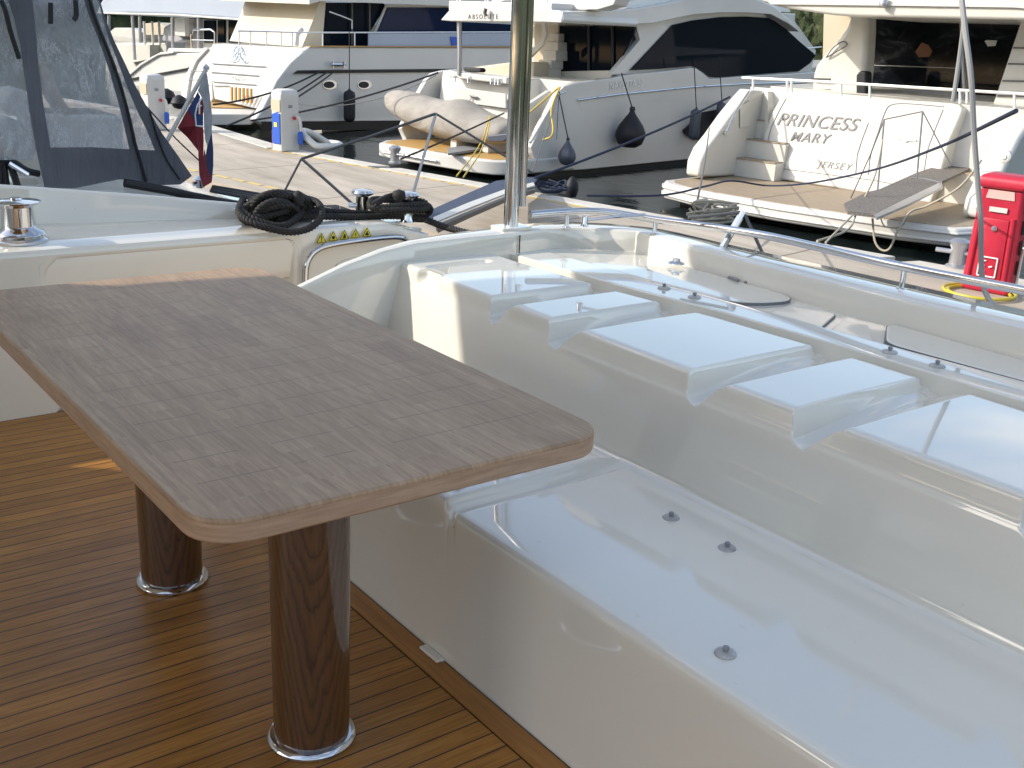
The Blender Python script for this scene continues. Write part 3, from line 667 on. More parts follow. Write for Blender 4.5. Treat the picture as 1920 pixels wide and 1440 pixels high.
for x, y_, z in gw:
    rings.append([Vector((x, y_, .60)), Vector((x, y_ + .012, z - .012)), Vector((x, y_ + .022, z - .002)), Vector((x, y_ + .034, z)), Vector((x, y_ + .05, z - .006)), Vector((x, y_ + .055, z - .03)), Vector((x, y_ + .06, .60))])
b.loft(rings); b.build('gunwale', 'gel', own, smooth=40)
def sticker(px, py, k):
    c = PY(4.07)(px, py); s = .024; b = MB()
    b.use('stickery').prism([c + Vector((-s, 0, -s * .8)), c + Vector((s, 0, -s * .8)), c + Vector((0, 0, s))], (0, .003, 0))
    b.use('black')
    for i in range(3): # outline bars
        q = [c + Vector((-s, -.001, -s * .8)), c + Vector((s, -.001, -s * .8)), c + Vector((0, -.001, s))]
        b.tube([q[i].lerp(c, .12), q[(i + 1) % 3].lerp(c, .12)], .0010, 4)
    if k % 5 == 0: b.box(c + Vector((-.002, -.0015, -.006)), c + Vector((.002, 0, .010))); b.box(c + Vector((-.002, -.0015, -.013)), c + Vector((.002, 0, -.009)))
    elif k % 5 == 1: b.lathe(c + Vector((0, -.0005, -.004)), [(.0075, 0), (.0075, .001), (.001, .001)], 10, (0, -1, 0))
    elif k % 5 == 2: b.prism([c + Vector((-.008, -.0015, -.012)), c + Vector((.008, -.0015, -.012)), c + Vector((.003, -.0015, .004)), c + Vector((-.002, -.0015, .008))], (0, .001, 0))
    elif k % 5 == 3: b.prism([c + Vector((-.003, -.0015, -.013)), c + Vector((.004, -.0015, 0)), c + Vector((-.001, -.0015, 0)), c + Vector((.003, -.0015, .010)), c + Vector((-.006, -.0015, -.003)), c + Vector((-.001, -.0015, -.003))], (0, .001, 0))
    else: b.box(c + Vector((-.007, -.0015, -.011)), c + Vector((.007, 0, -.002))); b.lathe(c + Vector((0, -.0005, .002)), [(.004, 0), (.004, .001), (.001, .001)], 8, (0, -1, 0))
    b.build('warning_sticker', None, own, smooth=0)
for k, (px, py) in enumerate(((603, 447), (625, 443.5), (646, 441), (667, 438.5), (688, 436))): sticker(px, py, k)
# ---- winch and cleats on the ledge
wc = Pz(.624)(37, 452); b = MB()
b.lathe(wc, [(.098, 0), (.100, .010), (.088, .018), (.080, .024), (.094, .030), (.088, .038), (.062, .050), (.056, .058), (.055, .128), (.066, .134), (.082, .142), (.084, .147), (.050, .152), (.022, .154), (.020, .160), (.001, .160)], 40)
b.build('warping_winch', 'chrome', own, smooth=30)
def bollard_pair(c, d, name='mooring_cleat', s=1.):
    b = MB(); d = d.normalized()
    b.prism([c - d * .13 * s + Vector((-.03, -.03, 0)), c + d * .13 * s + Vector((.03, -.03, 0)), c + d * .13 * s + Vector((.03, .03, 0)), c - d * .13 * s + Vector((-.03, .03, 0))], (0, 0, .008))
    for q in (-1, 1):
        b.lathe(c + d * .078 * s * q, [(.026 * s, .008), (.022 * s, .02), (.021 * s, .085 * s), (.036 * s, .092 * s), (.040 * s, .098 * s), (.034 * s, .106 * s), (.001, .112 * s)], 24)
    b.tube([c - d * .125 * s + ZZ * .052 * s, c + d * .125 * s + ZZ * .052 * s], .009 * s, 10)
    return b.build(name, 'chrome', own, smooth=35)
c1 = Vector((2.17, 4.44, .60)); c2 = Vector((2.49, 4.20, .60))
bollard_pair(c1, Vector((.79, -.3, 0)), s=.8); bollard_pair(c2, Vector((.79, -.61, 0)), s=1.3)
# ---- unseen parts around the cockpit (roof, wings, bulkhead), cut and shaped for its light and shade
roofp = [(-4.8, 4.70), (-1.66, 4.657), (-.50, 4.465), (.13, 4.355), (.45, 4.2), (.62, 3.9), (.65, 1.15), (-4.8, 1.15)]
b = MB(); b.prism([(x, y_, 2.55) for x, y_ in roofp], (0, 0, .16)); b.build('cockpit_roof', 'gel', own, bevel=.02)
b = MB()
b.prism([(-4.6, 4.2, .60), (-.30, 4.2, .60), (-.333, 4.2, .741), (-.395, 4.2, .955), (-1.18, 4.2, 2.015), (-1.25, 4.2, 2.55), (-4.6, 4.2, 2.55)], (0, .12, 0)); b.build('side_wing', 'gel', own, bevel=.01)
MB().box((-2.55, -1.6, 0), (-2.45, 4.2, .45)).build('saloon_bulkhead', 'gel', own, smooth=0)
MB().box((-2.6, -1.75, -.1), (2.9, -1.6, .5)).build('starboard_bulwark', 'gel', own, smooth=0)
b = MB(); b.prism([(-3.5, -1.8, -1.9), (2.5, -1.7, -1.9), (2.92, -1.4, -.35), (2.92, 3.0, -.35), (2.5, 4.6, -.35), (-3.5, 4.95, -.35), (-3.5, 4.75, -1.9), (2.4, 4.5, -1.9)][0:2] + [(2.5, 4.4, -1.9), (-3.5, 4.7, -1.9)], (0, 0, 1.85)); b.build('hull', 'hull', own, smooth=0)

# ================================================================== TABLE
TX, TY = .955, 2.265
tb = thing('dining_table', 'long weathered teak dining table with rounded corners on two varnished round legs', 'table', (TX, TY, 0))
def rrect(x0, y0, x1, y1, r, z, seg=8):
    out = []
    for cx_, cy_, a0 in ((x1 - r, y1 - r, 0), (x0 + r, y1 - r, 90), (x0 + r, y0 + r, 180), (x1 - r, y0 + r, 270)):
        for k in range(seg + 1):
            a = math.radians(a0 + 90 * k / seg); out.append(Vector((cx_ + r * math.cos(a), cy_ + r * math.sin(a), z)))
    return out
b = MB(); o1 = rrect(-.412, -.825, .412, .815, .085, 0)
b.prism([p + Vector((TX, TY, .688)) for p in o1], (0, 0, .042)); b.build('tabletop', 'table', tb, bevel=.006, seg=3)
for x, y_ in ((.902, 1.803), (.900, 2.615)):
    b = MB(); b.lathe((x, y_, 0), [(.080, .004), (.0805, .2), (.0815, .5), (.0835, .687)], 56); lg = b.build('leg', 'leg', tb, org=Vector((x, y_, 0))); lg.location = (x - TX, y_ - TY, 0)
    ROOTLOC[lg.name] = Vector((x, y_, 0))
    b = MB(); b.lathe((x, y_, 0), [(.0925, .0005), (.0945, .004), (.0945, .009), (.0915, .014), (.088, .0165), (.0845, .017), (.081, .0175)], 56); b.build('base_ring', 'chrome', lg, smooth=25)

# ================================================================== BOATS ACROSS THE PIER
def tr(name, px, pl, ext, m, parent, bevel=0, **kw):
    b = MB(); b.trace(px, pl, ext); return b.build(name, m, parent, smooth=35 if bevel else 0, bevel=bevel, **kw)
def tb_(name, px, pl, r, m, parent, smooth=False, n=8):
    pts = [pl(*p) for p in px]
    if smooth: pts = catmull(pts, 6)
    b = MB(); b.tube(pts, r, n); return b.build(name, m, parent)
def hullbow(b, u0, u1, v0, v1, z0, z1s, ub):
    """main hull body from stern u0 forward to u1 then tapering to the bow ub"""
    vc = (v0 + v1) / 2; rings = []
    for k in range(13):
        t = k / 12; u = u0 + (ub - u0) * t; f_ = 1 if u < u1 else max(.01, 1 - ((u - u1) / (ub - u1)) ** 2.2)
        zt = z1s + .5 * t * t; h0, h1 = (v0 - vc) * f_, (v1 - vc) * f_
        rings.append([L(u, vc + h0, zt), L(u, vc + h0 * 1.0, zt - .5), L(u, vc + h0 * .96, z0 + .1), L(u, vc + h0 * .9, z0), L(u, vc + h1 * .9, z0), L(u, vc + h1 * .96, z0 + .1), L(u, vc + h1, zt - .5), L(u, vc + h1, zt)])
    b.loft(rings)
# ---------------------------------------------------------------- centre flybridge yacht
cy_ = thing('flybridge_yacht', 'white flybridge yacht with golden teak platform carrying a covered tender', 'yacht', L(19, 17.7, -1.75))
S1 = Pv(15.75)
b = MB(); hullbow(b, 19.6, 27, 15.78, 20.0, -1.95, .30, 35); b.build('hull', 'hull', cy_)
tr('hull_side', [(1002, 324), (1004, 300), (996, 276), (1012, 240), (1045, 178), (1051, 169), (1060, 161), (1080, 155), (1112, 151), (1150, 146), (1190, 139), (1250, 133), (1296, 127), (1306, 128), (1320, 138), (1330, 147), (1345, 147), (1400, 142), (1500, 137), (1600, 132), (1700, 130), (1800, 128), (1800, 262), (1290, 299), (1100, 318)], S1, V * .16, 'hull', cy_, .03)
tr('hull_side', [(1002, 324), (1004, 300), (996, 276), (1012, 240), (1045, 178), (1051, 169), (1060, 161), (1080, 155), (1112, 151), (1190, 139), (1296, 127), (1345, 147), (1500, 137), (1600, 132), (1600, 275), (1290, 299), (1100, 318)], lambda x, y: S1(x, y) + V * 4.15, V * .16, 'hull', cy_, .03)
MB().lbox(18.3, 15.80, -1.86, 27, 19.9, -1.62).build('boot_stripe', 'black', cy_, smooth=0)
b = MB(); b.prism([L(17.15, 16.0, -1.62), L(17.0, 16.5, -1.62), L(16.98, 19.0, -1.62), L(17.1, 19.6, -1.62), L(17.6, 19.95, -1.62), L(19.6, 19.95, -1.62), L(19.6, 15.72, -1.62), L(17.5, 15.72, -1.62)], (0, 0, .31)); b.build('swim_platform', 'bwhite', cy_, bevel=.05, seg=4)
b = MB(); b.prism([L(17.25, 16.1, -1.31), L(17.12, 16.6, -1.31), L(17.10, 18.9, -1.31), L(17.2, 19.5, -1.31), L(17.7, 19.8, -1.31), L(19.4, 19.8, -1.31), L(19.4, 15.9, -1.31), L(17.6, 15.9, -1.31)], (0, 0, .008)); b.build('platform_teak', 'teak_gold', cy_, smooth=0)
b = MB(); b.tube([L(16.93, 19.0, -1.46), L(16.93, 17.5, -1.48)], .03, 8); b.build('platform_step_bar', 'chrome', cy_)
# transom, garage door, cockpit furniture
b = MB(); b.prism([L(19.0, 16.1, -1.3), L(19.0, 19.75, -1.3), L(19.25, 19.75, .30), L(19.25, 16.9, .30), L(19.25, 16.85, -.4), L(19.2, 16.1, -.5)], U * .7); b.build('transom', 'bwhite', cy_, bevel=.04)
tr('garage_door', [(851, 163), (948, 176), (948, 203), (851, 190)], Pu(19.02), U * .05, 'bwhite', cy_, .01)
b = MB(); b.trace([(880, 178), (886, 182), (894, 181), (898, 185), (892, 186), (884, 184)], Pu(18.98), U * .02); b.build('door_emblem', 'letter', cy_, smooth=0)
b = MB(); b.trace([(838, 133), (950, 146), (950, 158), (842, 145)], Pu(18.9), U * .5); b.build('transom_locker_top', 'bwhite', cy_, bevel=.03)
b = MB()
for q in ((851, 141), (879, 143), (922, 146), (930, 147), (936, 147)): b.tube([Pu(18.88)(q[0] - 2, q[1]), Pu(18.86)(q[0] - 2, q[1] + 12), Pu(18.86)(q[0] + 3, q[1] + 12), Pu(18.88)(q[0] + 3, q[1])], .012, 6)
b.build('fender_rack_hooks', 'chrome', cy_)
MB().lbox(19.7, 15.9, -.45, 23, 19.9, -.35).build('cockpit_deck', 'teak_gold', cy_, smooth=0)
tr('cockpit_sofa', [(885, 126), (960, 116), (1000, 116), (1000, 150), (900, 150), (884, 140)], Pu(20.2), U * .6, 'cream', cy_, .05)
tr('rolled_cushion', [(866, 128), (870, 126), (898, 127), (902, 131), (900, 136), (872, 136)], Pu(19.3), U * .2, 'fender_black', cy_, .04)
# flybridge stair
st = Pu(21.0); b = MB()
b.trace([(1003, 45), (1047, 45), (1047, 146), (1000, 146)], Pu(21.45), U * .1); b.build('stair_wall', 'cream', cy_, smooth=0)
b = MB()
for k, (x0, y0, x1, y1) in enumerate(((1002, 128, 1030, 146), (1010, 112, 1034, 130), (1018, 94, 1042, 114), (1024, 78, 1046, 96), (1030, 62, 1047, 80))):
    b.trace([(x0, y0), (x1, y0 + 1), (x1, y1), (x0, y1)], Pu(20.8 + k * .12), U * .45)
b.build('flybridge_stair', 'ext', cy_, bevel=.015)
tr('stair_side', [(995, 92), (1012, 78), (1016, 60), (1015, 45), (1022, 45), (1024, 64), (1018, 84), (1002, 100), (995, 108)], Pu(20.5), U * .08, 'ext', cy_, .01)
# saloon doors
tr('saloon_glazing', [(1050, 40), (1192, 40), (1188, 60), (1150, 138), (1050, 142)], Pu(21.5), U * .06, 'glass', cy_)
for a_ in ((1104, 44, 1104, 143), (1148, 44, 1149, 128)):
    tb_('saloon_door_frame', [a_[:2], a_[2:]], Pu(21.46), .035, 'rubber', cy_)
tr('saloon_sill', [(1048, 134), (1146, 132), (1146, 146), (1048, 150)], Pu(21.42), U * .1, 'ext', cy_)
# house side: pillar and side glazing
tr('house_side', [(1145, 140), (1200, 75), (1192, 44), (1160, 44), (1180, 34), (1262, 24), (1350, 8), (1440, 10), (1490, 40), (1530, 95), (1520, 135), (1340, 146), (1326, 146), (1306, 127), (1296, 126), (1190, 138)], Pv(15.95), V * .12, 'hull', cy_)
tr('side_glazing', [(1182, 132), (1205, 108), (1262, 47), (1300, 38), (1352, 32), (1400, 31), (1445, 34), (1475, 55), (1500, 78), (1524, 98), (1530, 104), (1520, 118), (1498, 134), (1400, 141), (1342, 145), (1330, 144), (1318, 134), (1306, 126), (1296, 124), (1240, 129)], Pv(15.90), V * .04, 'glass', cy_, .01)
b = MB(); b.prism([L(21.6, 16.05, .2), L(32, 16.3, .2), L(30.5, 17, 1.8), L(28, 17, 2.35), L(21.6, 16.4, 2.3)], V * 3.4); b.build('deckhouse', 'hull', cy_, smooth=0)
# flybridge overhang
b = MB(); ov = [(825, 38), (833, 29), (846, 14), (900, 15), (960, 16), (1030, 18), (1048, 19), (1056, 26), (1057, 38), (1053, 43), (1030, 42), (960, 41), (845, 40)]
b.trace(ov, Pu(18.7), U * 2.7); b.build('flybridge_overhang', 'hull', cy_, bevel=.03)
tr('roof_sweep', [(1052, 43), (1056, 22), (1130, 19), (1200, 15), (1262, 4), (1300, -6), (1400, -8), (1425, 0), (1452, 12), (1480, 36), (1500, 60), (1478, 44), (1446, 27), (1400, 24), (1352, 24), (1300, 28), (1262, 36), (1225, 44), (1190, 46)], Pv(15.6), V * .4, 'hull', cy_, .03)
b = MB(); b.prism([L(18.75, 15.95, 1.70), L(18.75, 19.1, 1.68), L(30, 18.6, 1.9), L(30, 16.3, 1.9)], ZZ * .22); b.build('flybridge_deck', 'hull', cy_, bevel=.03)
b = MB(); b.prism([L(20.0, 15.66, 1.9), L(29.5, 16.2, 2.15), L(28.5, 16.3, 3.1), L(21.5, 15.8, 2.9)], V * .1); b.build('flybridge_coaming', 'hull', cy_, smooth=0)
b = MB(); b.trace([(918, 20), (925, 8), (945, 1), (962, 0), (962, -8), (935, -4), (920, 2), (912, 16)], Pu(18.9), U * .1); b.build('flybridge_arch_foot', 'bwhite', cy_, bevel=.01)
tb_('radar_bracket', [(911, 16), (909, 24), (911, 30)], Pu(18.6), .04, 'letter', cy_)
tb_('overhang_prop', [(861, 40), (862, 100), (861, 140)], Pu(18.9), .06, 'alu', cy_)
for q in (857, 863, 910, 915, 1026):
    tb_('flybridge_rail_post', [(q, 15), (q, -20)], Pu(18.9), .022, 'railw', cy_)
tr('flybridge_seat', [(1045, 19), (1048, 0), (1080, -6), (1160, -10), (1150, 10), (1120, 19)], Pu(19.5), U * .5, 'bwhite', cy_, .03)
text('ABSOLUTE', 'flybridge_lettering', 'letter', cy_, Pu(18.7)(878, 35.5), Pu(18.7)(934, 35.5), ZZ, -U, spacing=1.5, hscale=1.0)
text('NAVETTA 52', 'hull_lettering', 'whiteletter', cy_, Pv(15.74)(1143, 168), Pv(15.74)(1206, 161), ZZ, -V, bold=.01)
tb_('rubbing_strake', [(1083, 188), (1160, 177), (1300, 163), (1400, 157), (1600, 152)], Pv(15.72), .022, 'chrome', cy_)
tr('hull_recess', [(1086, 192), (1290, 168), (1240, 186), (1180, 200), (1120, 206), (1090, 208)], Pv(15.745), V * .01, 'hull', cy_)
# side rail
rp = [(1236, 124), (1244, 116), (1262, 113), (1300, 109), (1400, 100), (1500, 92), (1540, 88)]
rl = tb_('side_rail', rp, Pv(15.95), .02, 'railw', cy_)
for x0, y0, y1 in ((1265, 113, 127), (1345, 105, 147), (1424, 98, 140), (1450, 96, 139), (1504, 92, 133)):
    tb_('rail_stanchion', [(x0, y0), (x0 - 8 if x0 > 1300 else x0 - 2, y0 + 14 if x0 > 1300 else y1), (x0 - 8 if x0 > 1300 else x0 - 2, y1)], Pv(15.95), .018, 'railw', rl)
tb_('rail_wire', [(1345, 128), (1500, 113)], Pv(15.95), .006, 'railw', rl)
tb_('sunlit_edge_strip', [(1046, 178), (1030, 206), (994, 268)], Pv(15.6), .03, 'bwhite', cy_)  # white tube standing in for the sunlit edge of the hull side
tr('stern_quarter_panel', [(985, 200), (1030, 170), (1045, 178), (996, 276), (985, 300)], Pv(16.1), V * .1, 'ext', cy_)
b = MB(); b.tube([S1(1060, 172), S1(1050, 176), S1(1046, 168)], .02, 8); b.build('mooring_fairlead', 'chrome', cy_)
# ---- tender on the platform
td = thing('covered_tender', 'small tender under a beige fabric cover on the golden teak platform', 'tender', L(18.0, 18.2, -1.29))
def tz(t):  # profile along the tender (bow at the far port side)
    return t
b = MB(); rings = []
TP = [(.0, 20.62, .03, -.32, -.46), (.03, 20.55, .22, -.20, -.56), (.10, 20.3, .42, -.12, -.72), (.22, 19.8, .58, -.12, -.90), (.34, 19.2, .66, -.20, -1.04), (.46, 18.6, .70, -.26, -1.12), (.54, 18.25, .71, -.18, -1.15), (.60, 18.0, .71, -.16, -1.16), (.68, 17.7, .71, -.28, -1.16), (.76, 17.4, .70, -.40, -1.15), (.88, 16.95, .68, -.47, -1.12), (.97, 16.5, .62, -.54, -1.05), (1.0, 16.38, .45, -.62, -1.0)]
for t, v, hw, zt, zb in TP:
    u = 18.25; hw *= .86; zt -= .05; n = 20; ring = []
    for k in range(n):
        a = 2 * math.pi * k / n; ca, sa = math.cos(a), math.sin(a)
        zz = (zt + zb) / 2 + (zt - zb) / 2 * (abs(sa) ** .8) * (1 if sa > 0 else -1); wob = .025 * math.sin(5 * a + t * 17)
        wob *= .5; ring.append(L(u + (hw + wob) * (abs(ca) ** .7) * (1 if ca > 0 else -1) * (1 - .35 * max(0, sa) ** 2), v, zz + .006 * math.sin(t * 40 + a * 3)))
    rings.append(ring)
b.loft(rings); o = b.build('fabric_cover', 'cover', td, smooth=80); md = o.modifiers.new('sub', 'SUBSURF'); md.levels = 2; md.render_levels = 2
for v_ in (17.9, 16.9):
    b = MB(); b.lbox(17.95, v_, -1.3, 18.7, v_ + .2, -1.08); b.build('chock', 'bwhite', td, bevel=.02)
tr('tender_transom', [(912, 254), (948, 250), (956, 258), (940, 266), (916, 266)], Pu(17.55), U * .15, 'fender_grey', td, .03)
tr('tender_step', [(838, 282), (900, 272), (918, 262), (930, 270), (905, 282), (840, 292)], Pz(-1.27), ZZ * .05, 'grey', td)
# ---------------------------------------------------------------- Princess Mary
pm = thing('named_yacht', 'white yacht lettered PRINCESS MARY across its stern, with a grey gangway and stair', 'yacht', L(20, 9.2, -1.75))
b = MB(); hullbow(b, 20.9, 28, 6.3, 12.2, -1.95, .45, 38); b.build('hull', 'hull', pm)
def platp(z0, z1, o=0.):
    b = MB(); b.prism([L(18.1 - o, 12.25 + o, z0), L(17.75 - o, 12.0 + o, z0), L(17.45 - o, 11.2, z0), L(17.3 - o, 9.3, z0), L(17.42 - o, 7.2, z0), L(17.7 - o, 6.3 - o, z0), L(18.1 - o, 6.1 - o, z0), L(21, 6.1 - o, z0), L(21, 12.25 + o, z0)], ZZ * (z1 - z0)); return b
platp(-1.61, -1.31).build('swim_platform', 'bwhite', pm, bevel=.07, seg=4)
platp(-1.41, -1.37, .03).build('upper_rub_strake', 'bwhite', pm, bevel=.025, seg=3)
platp(-1.55, -1.50, .03).build('lower_rub_strake', 'bwhite', pm, bevel=.03, seg=3)
platp(-1.312, -1.302, -.14).build('platform_teak', 'teak_grey', pm, smooth=0)
MB().lbox(18.2, 6.5, -1.95, 21, 11.9, -1.68).build('boot_stripe', 'black', pm, smooth=0)
T = Ps(20.3, -1.3, .24)
b = MB(); b.trace([(1422, 331), (1424, 290), (1432, 250), (1446, 212), (1462, 184), (1476, 173), (1600, 181), (1780, 193), (1800, 197), (1806, 206), (1800, 222), (1782, 262), (1768, 310), (1758, 352), (1742, 388), (1700, 376), (1560, 352)], T, U * .6); b.build('garage_transom', 'ext', pm, bevel=.09, seg=5)
Tf = Ps(20.29, -1.3, .24)
tb_('garage_door_seam', [(1434, 312), (1436, 280), (1446, 238), (1462, 205), (1474, 184)], Tf, .006, 'grey', pm)
tb_('garage_door_seam', [(1434, 312), (1560, 328), (1640, 338), (1700, 350)], Tf, .006, 'grey', pm)
tb_('garage_door_seam', [(1604, 325), (1607, 290), (1616, 262), (1628, 230)], Tf, .006, 'grey', pm)
b = MB(); pts = catmull([Tf(*p) for p in [(1628, 328), (1632, 290), (1646, 248), (1660, 208), (1672, 196), (1700, 194), (1750, 198), (1770, 200)]], 5); b.tube(pts, .008, 6)
b.tube(catmull([Tf(*p) for p in [(1732, 325), (1738, 285), (1750, 250), (1768, 205)]], 5), .006, 6); b.build('passage_door_seam', 'grey', pm)
b = MB(); b.trace([(1676, 254), (1693, 257), (1698, 252), (1703, 257), (1717, 261), (1718, 265), (1702, 264), (1697, 267), (1692, 261), (1676, 258)], Ps(20.27, -1.3, .24), U * .03); b.build('stern_emblem', 'alu', pm, smooth=0)
n_ = -(U - ZZ * .24)
up_ = ZZ + U * .24
text('PRINCESS', 'name_lettering', 'letter', pm, Tf(1456, 234), Tf(1609, 246.5), up_, n_, shear=.32, spacing=1.05, hscale=.92, bold=.004)
text('MARY', 'name_lettering', 'letter', pm, Tf(1481, 264), Tf(1557, 270), up_, n_, shear=.32, spacing=1.1, hscale=.92, bold=.003)
text('JERSEY', 'port_lettering', 'grey', pm, Tf(1530, 313), Tf(1597, 320), up_, n_, shear=.32, spacing=1.15, hscale=.9, bold=-.008)
# port wing (left), stairs, and its mirror on the starboard side
b = MB(); wing = [(1284, 328), (1287, 300), (1298, 275), (1318, 250), (1345, 212), (1368, 184), (1384, 166), (1412, 168), (1412, 300), (1412, 330), (1350, 326), (1320, 328)]
W = Pv(12.15); b.trace(wing, W, -V * .34); b.build('port_wing', 'ext', pm, bevel=.07, seg=4)
b = MB()
for k, z in enumerate((-.95, -.58, -.2)):
    b.lbox(20.0 + k * .32, 10.9, -1.3, 21.3, 11.85, z)
b.build('boarding_stair', 'ext', pm, bevel=.01)
b = MB()
for k, z in enumerate((-.95, -.58, -.2)):
    b.lbox(19.98 + k * .32, 10.92, z, 20.33 + k * .32, 11.84, z + .02)
b.build('stair_teak', 'teak_grey', pm, smooth=0)
b = MB(); b.prism([T(1440, 300), T(1440, 172), L(20.95, 12.1, .44), L(20.9, 12.1, -1.2)], U * .3); b.build('stern_bulkhead', 'ext', pm, smooth=0)
for o in (0, 9): tb_('wing_handrail', [(1353 + o, 247), (1368 + o, 214), (1400 + o * .5, 172)], Pv(11.98 - o * .03), .022, 'chrome', pm)
b = MB(); q = Pv(11.78)(1361, 250); b.lathe(q, [(.05, 0), (.05, .02), (.02, .03)], 12, (0, -1, 0)); b.build('shore_socket', 'bwhite', pm)
tr('wing_locker_lid', [(1387, 200), (1406, 188), (1406, 236), (1387, 240)], Pv(11.795), -V * .01, 'ext', pm, .01)
b = MB(); b.trace([(1307, 290), (1312, 277), (1318, 268), (1321, 270), (1316, 280), (1311, 292)], Pv(12.16), V * .02); b.build('wing_vent', 'letter', pm, smooth=0)
# starboard wing
b = MB(); sw = [L(18.9, 6.3, -1.28), L(18.95, 6.3, -.95), L(19.3, 6.3, -.55), L(19.9, 6.3, .05), L(20.5, 6.3, .45), L(21.2, 6.3, .47), L(21.2, 6.3, -1.28)]
b.prism(sw, V * .42); b.build('starboard_wing', 'ext', pm, bevel=.09, seg=4)
tb_('wing_handrail', [(1838, 318), (1862, 285), (1906, 215)], Pv(6.75), .022, 'chrome', pm); tb_('wing_handrail', [(1862, 330), (1890, 290), (1925, 232)], Pv(6.72), .022, 'chrome', pm)
b = MB(); q = L(19.5, 6.5, -.36); b.lathe(Pu(19.3)(1884, 294), [(.11, -.06), (.11, .02), (.085, .035), (.05, .035), (.04, .05)], 20, tuple(-U)); b.build('fuel_filler', 'bwhite', pm)
MB().lbox(20.5, 6.7, -1.3, 21.3, 7.9, -.75).build('starboard_step', 'ext', pm, bevel=.01)
MB().lbox(20.48, 6.72, -.75, 21.3, 7.88, -.73).build('starboard_step_teak', 'teak_grey', pm, smooth=0)
tr('starboard_bulkhead', [(1780, 200), (1925, 214), (1925, 320), (1800, 300), (1770, 290)], Pu(20.95), U * .2, 'ext', pm)
# aft rail on the transom top
rl = tb_('aft_rail', [(1392, 146), (1440, 148), (1558, 154), (1700, 163), (1850, 172), (1930, 177)], Pu(20.9), .028, 'railw', pm)
for x, y0, y1 in ((1412, 147, 170), (1476, 149, 174), (1484, 150, 174), (1577, 155, 180), (1631, 158, 182), (1800, 169, 194), (1813, 170, 194), (1902, 175, 205)): tb_('rail_stanchion', [(x, y0), (x, y1)], Pu(20.9), .026, 'railw', rl)
# deckhouse: bulkhead, glass, side coamings, flybridge overhang
tr('saloon_bulkhead', [(1540, 200), (1545, 20), (1930, 30), (1930, 205)], Pu(23.3), U * .1, 'cream', pm)
tr('saloon_glazing', [(1630, 190), (1630, 36), (1800, 38), (1800, 192)], Pu(23.2), U * .04, 'glass2', pm); tr('saloon_glazing', [(1815, 192), (1815, 43), (1913, 43), (1862, 195)], Pu(23.2), U * .04, 'glass2', pm)
tb_('door_frame', [(1799, 38), (1802, 36), (1808, 192)], Pu(23.14), .035, 'alu', pm); tb_('door_frame', [(1622, 38), (1625, 192)], Pu(23.14), .03, 'cream', pm)
tr('amber_reflection_patch', [(1716, 97), (1728, 80), (1740, 84), (1748, 96), (1742, 107), (1722, 107)], Pu(23.17), U * .02, 'umberdim', pm)  # amber patch painting a reflection onto the saloon glass
tb_('door_rail', [(1632, 122), (1795, 128)], Pu(23.1), .012, 'chrome', pm)
tr('saloon_locker', [(1696, 165), (1790, 168), (1790, 194), (1696, 190)], Pu(23.0), U * .1, 'grey', pm)
b = MB(); b.trace([(1846, 77), (1850, 75), (1869, 76), (1866, 86), (1852, 87)], Pu(23.1), U * .02); b.trace([(1849, 79), (1866, 79), (1863, 84), (1853, 84)], Pu(23.08), U * .01); b.build('door_emblem', 'bwhite', pm, smooth=0)
b = MB(); b.trace([(1520, 178), (1523, 140), (1528, 122), (1546, 100), (1572, 72), (1586, 52), (1592, 34), (1594, 18), (1626, 18), (1626, 60), (1622, 130), (1616, 180)], Pu(21.6), U * .5); b.build('port_side_arch', 'ext', pm, bevel=.12, seg=4)
b = MB(); pts = catmull([Pu(21.55)(*p) for p in [(1549, 108), (1562, 90), (1580, 78), (1588, 84), (1570, 96), (1549, 108)]], 5); b.tube(pts, .012, 6); b.build('arch_vent_trim', 'letter', pm)
b = MB()
for y in (146, 166): b.trace([(1521, y), (1556, y + 1), (1556, y + 5), (1521, y + 4)], Pu(21.5), U * .05)
b.build('arch_stripe', 'letter', pm, smooth=0)
tr('starboard_stair', [(1930, 36), (1914, 40), (1862, 194), (1930, 200)], Pu(21.6), U * .8, 'ext', pm, .03)
b = MB()
for y in (88, 118, 150, 178): b.trace([(1900 - (y - 88) * .33, y), (1932, y + 1), (1932, y + 4), (1899 - (y - 88) * .33, y + 3)], Pu(21.57), U * .04)
b.build('stair_tread_edges', 'letter', pm, smooth=0)
b = MB(); b.trace([(1426, 2), (1450, 10), (1480, 17), (1560, 28), (1600, 31), (1700, 33), (1935, 38), (1935, -12), (1440, -14)], Pu(19.9), U * 4.2); b.build('flybridge_overhang', 'ext', pm, bevel=.06)
tr('overhang_rub_line', [(1440, 4), (1700, 7), (1900, 10), (1935, 13), (1935, 17), (1900, 14), (1700, 11), (1445, 8)], Pu(19.85), U * .05, 'bwhite', pm)
b = MB(); q = Pu(19.8)(1657, 3); b.lathe(q + ZZ * .0, [(.07, -.08), (.08, 0), (.05, .06), (.01, .07)], 14); b.build('deck_light', 'alu', pm)
b = MB(); q = Pu(22.9)(1704, 30); b.lathe(q, [(.05, -.06), (.07, 0), (.02, .03)], 10); b.lathe(q + V * .15, [(.04, -.05), (.06, 0), (.02, .03)], 10); b.build('ceiling_light', 'letter', pm)
tb_('rod_holder', [(1613, 92), (1613, 140)], Pu(21.8), .02, 'alu', pm)
tr('deck_bag', [(1604, 140), (1612, 132), (1624, 134), (1624, 180), (1604, 180)], Pu(21.3), U * .3, 'fender_black', pm, .05)
MB().prism([L(21.2, 6.6, .43), L(35, 7.5, .9), L(35, 11.0, .9), L(21.2, 11.9, .43)], (0, 0, .05)).build('main_deck', 'ext', pm, smooth=0)
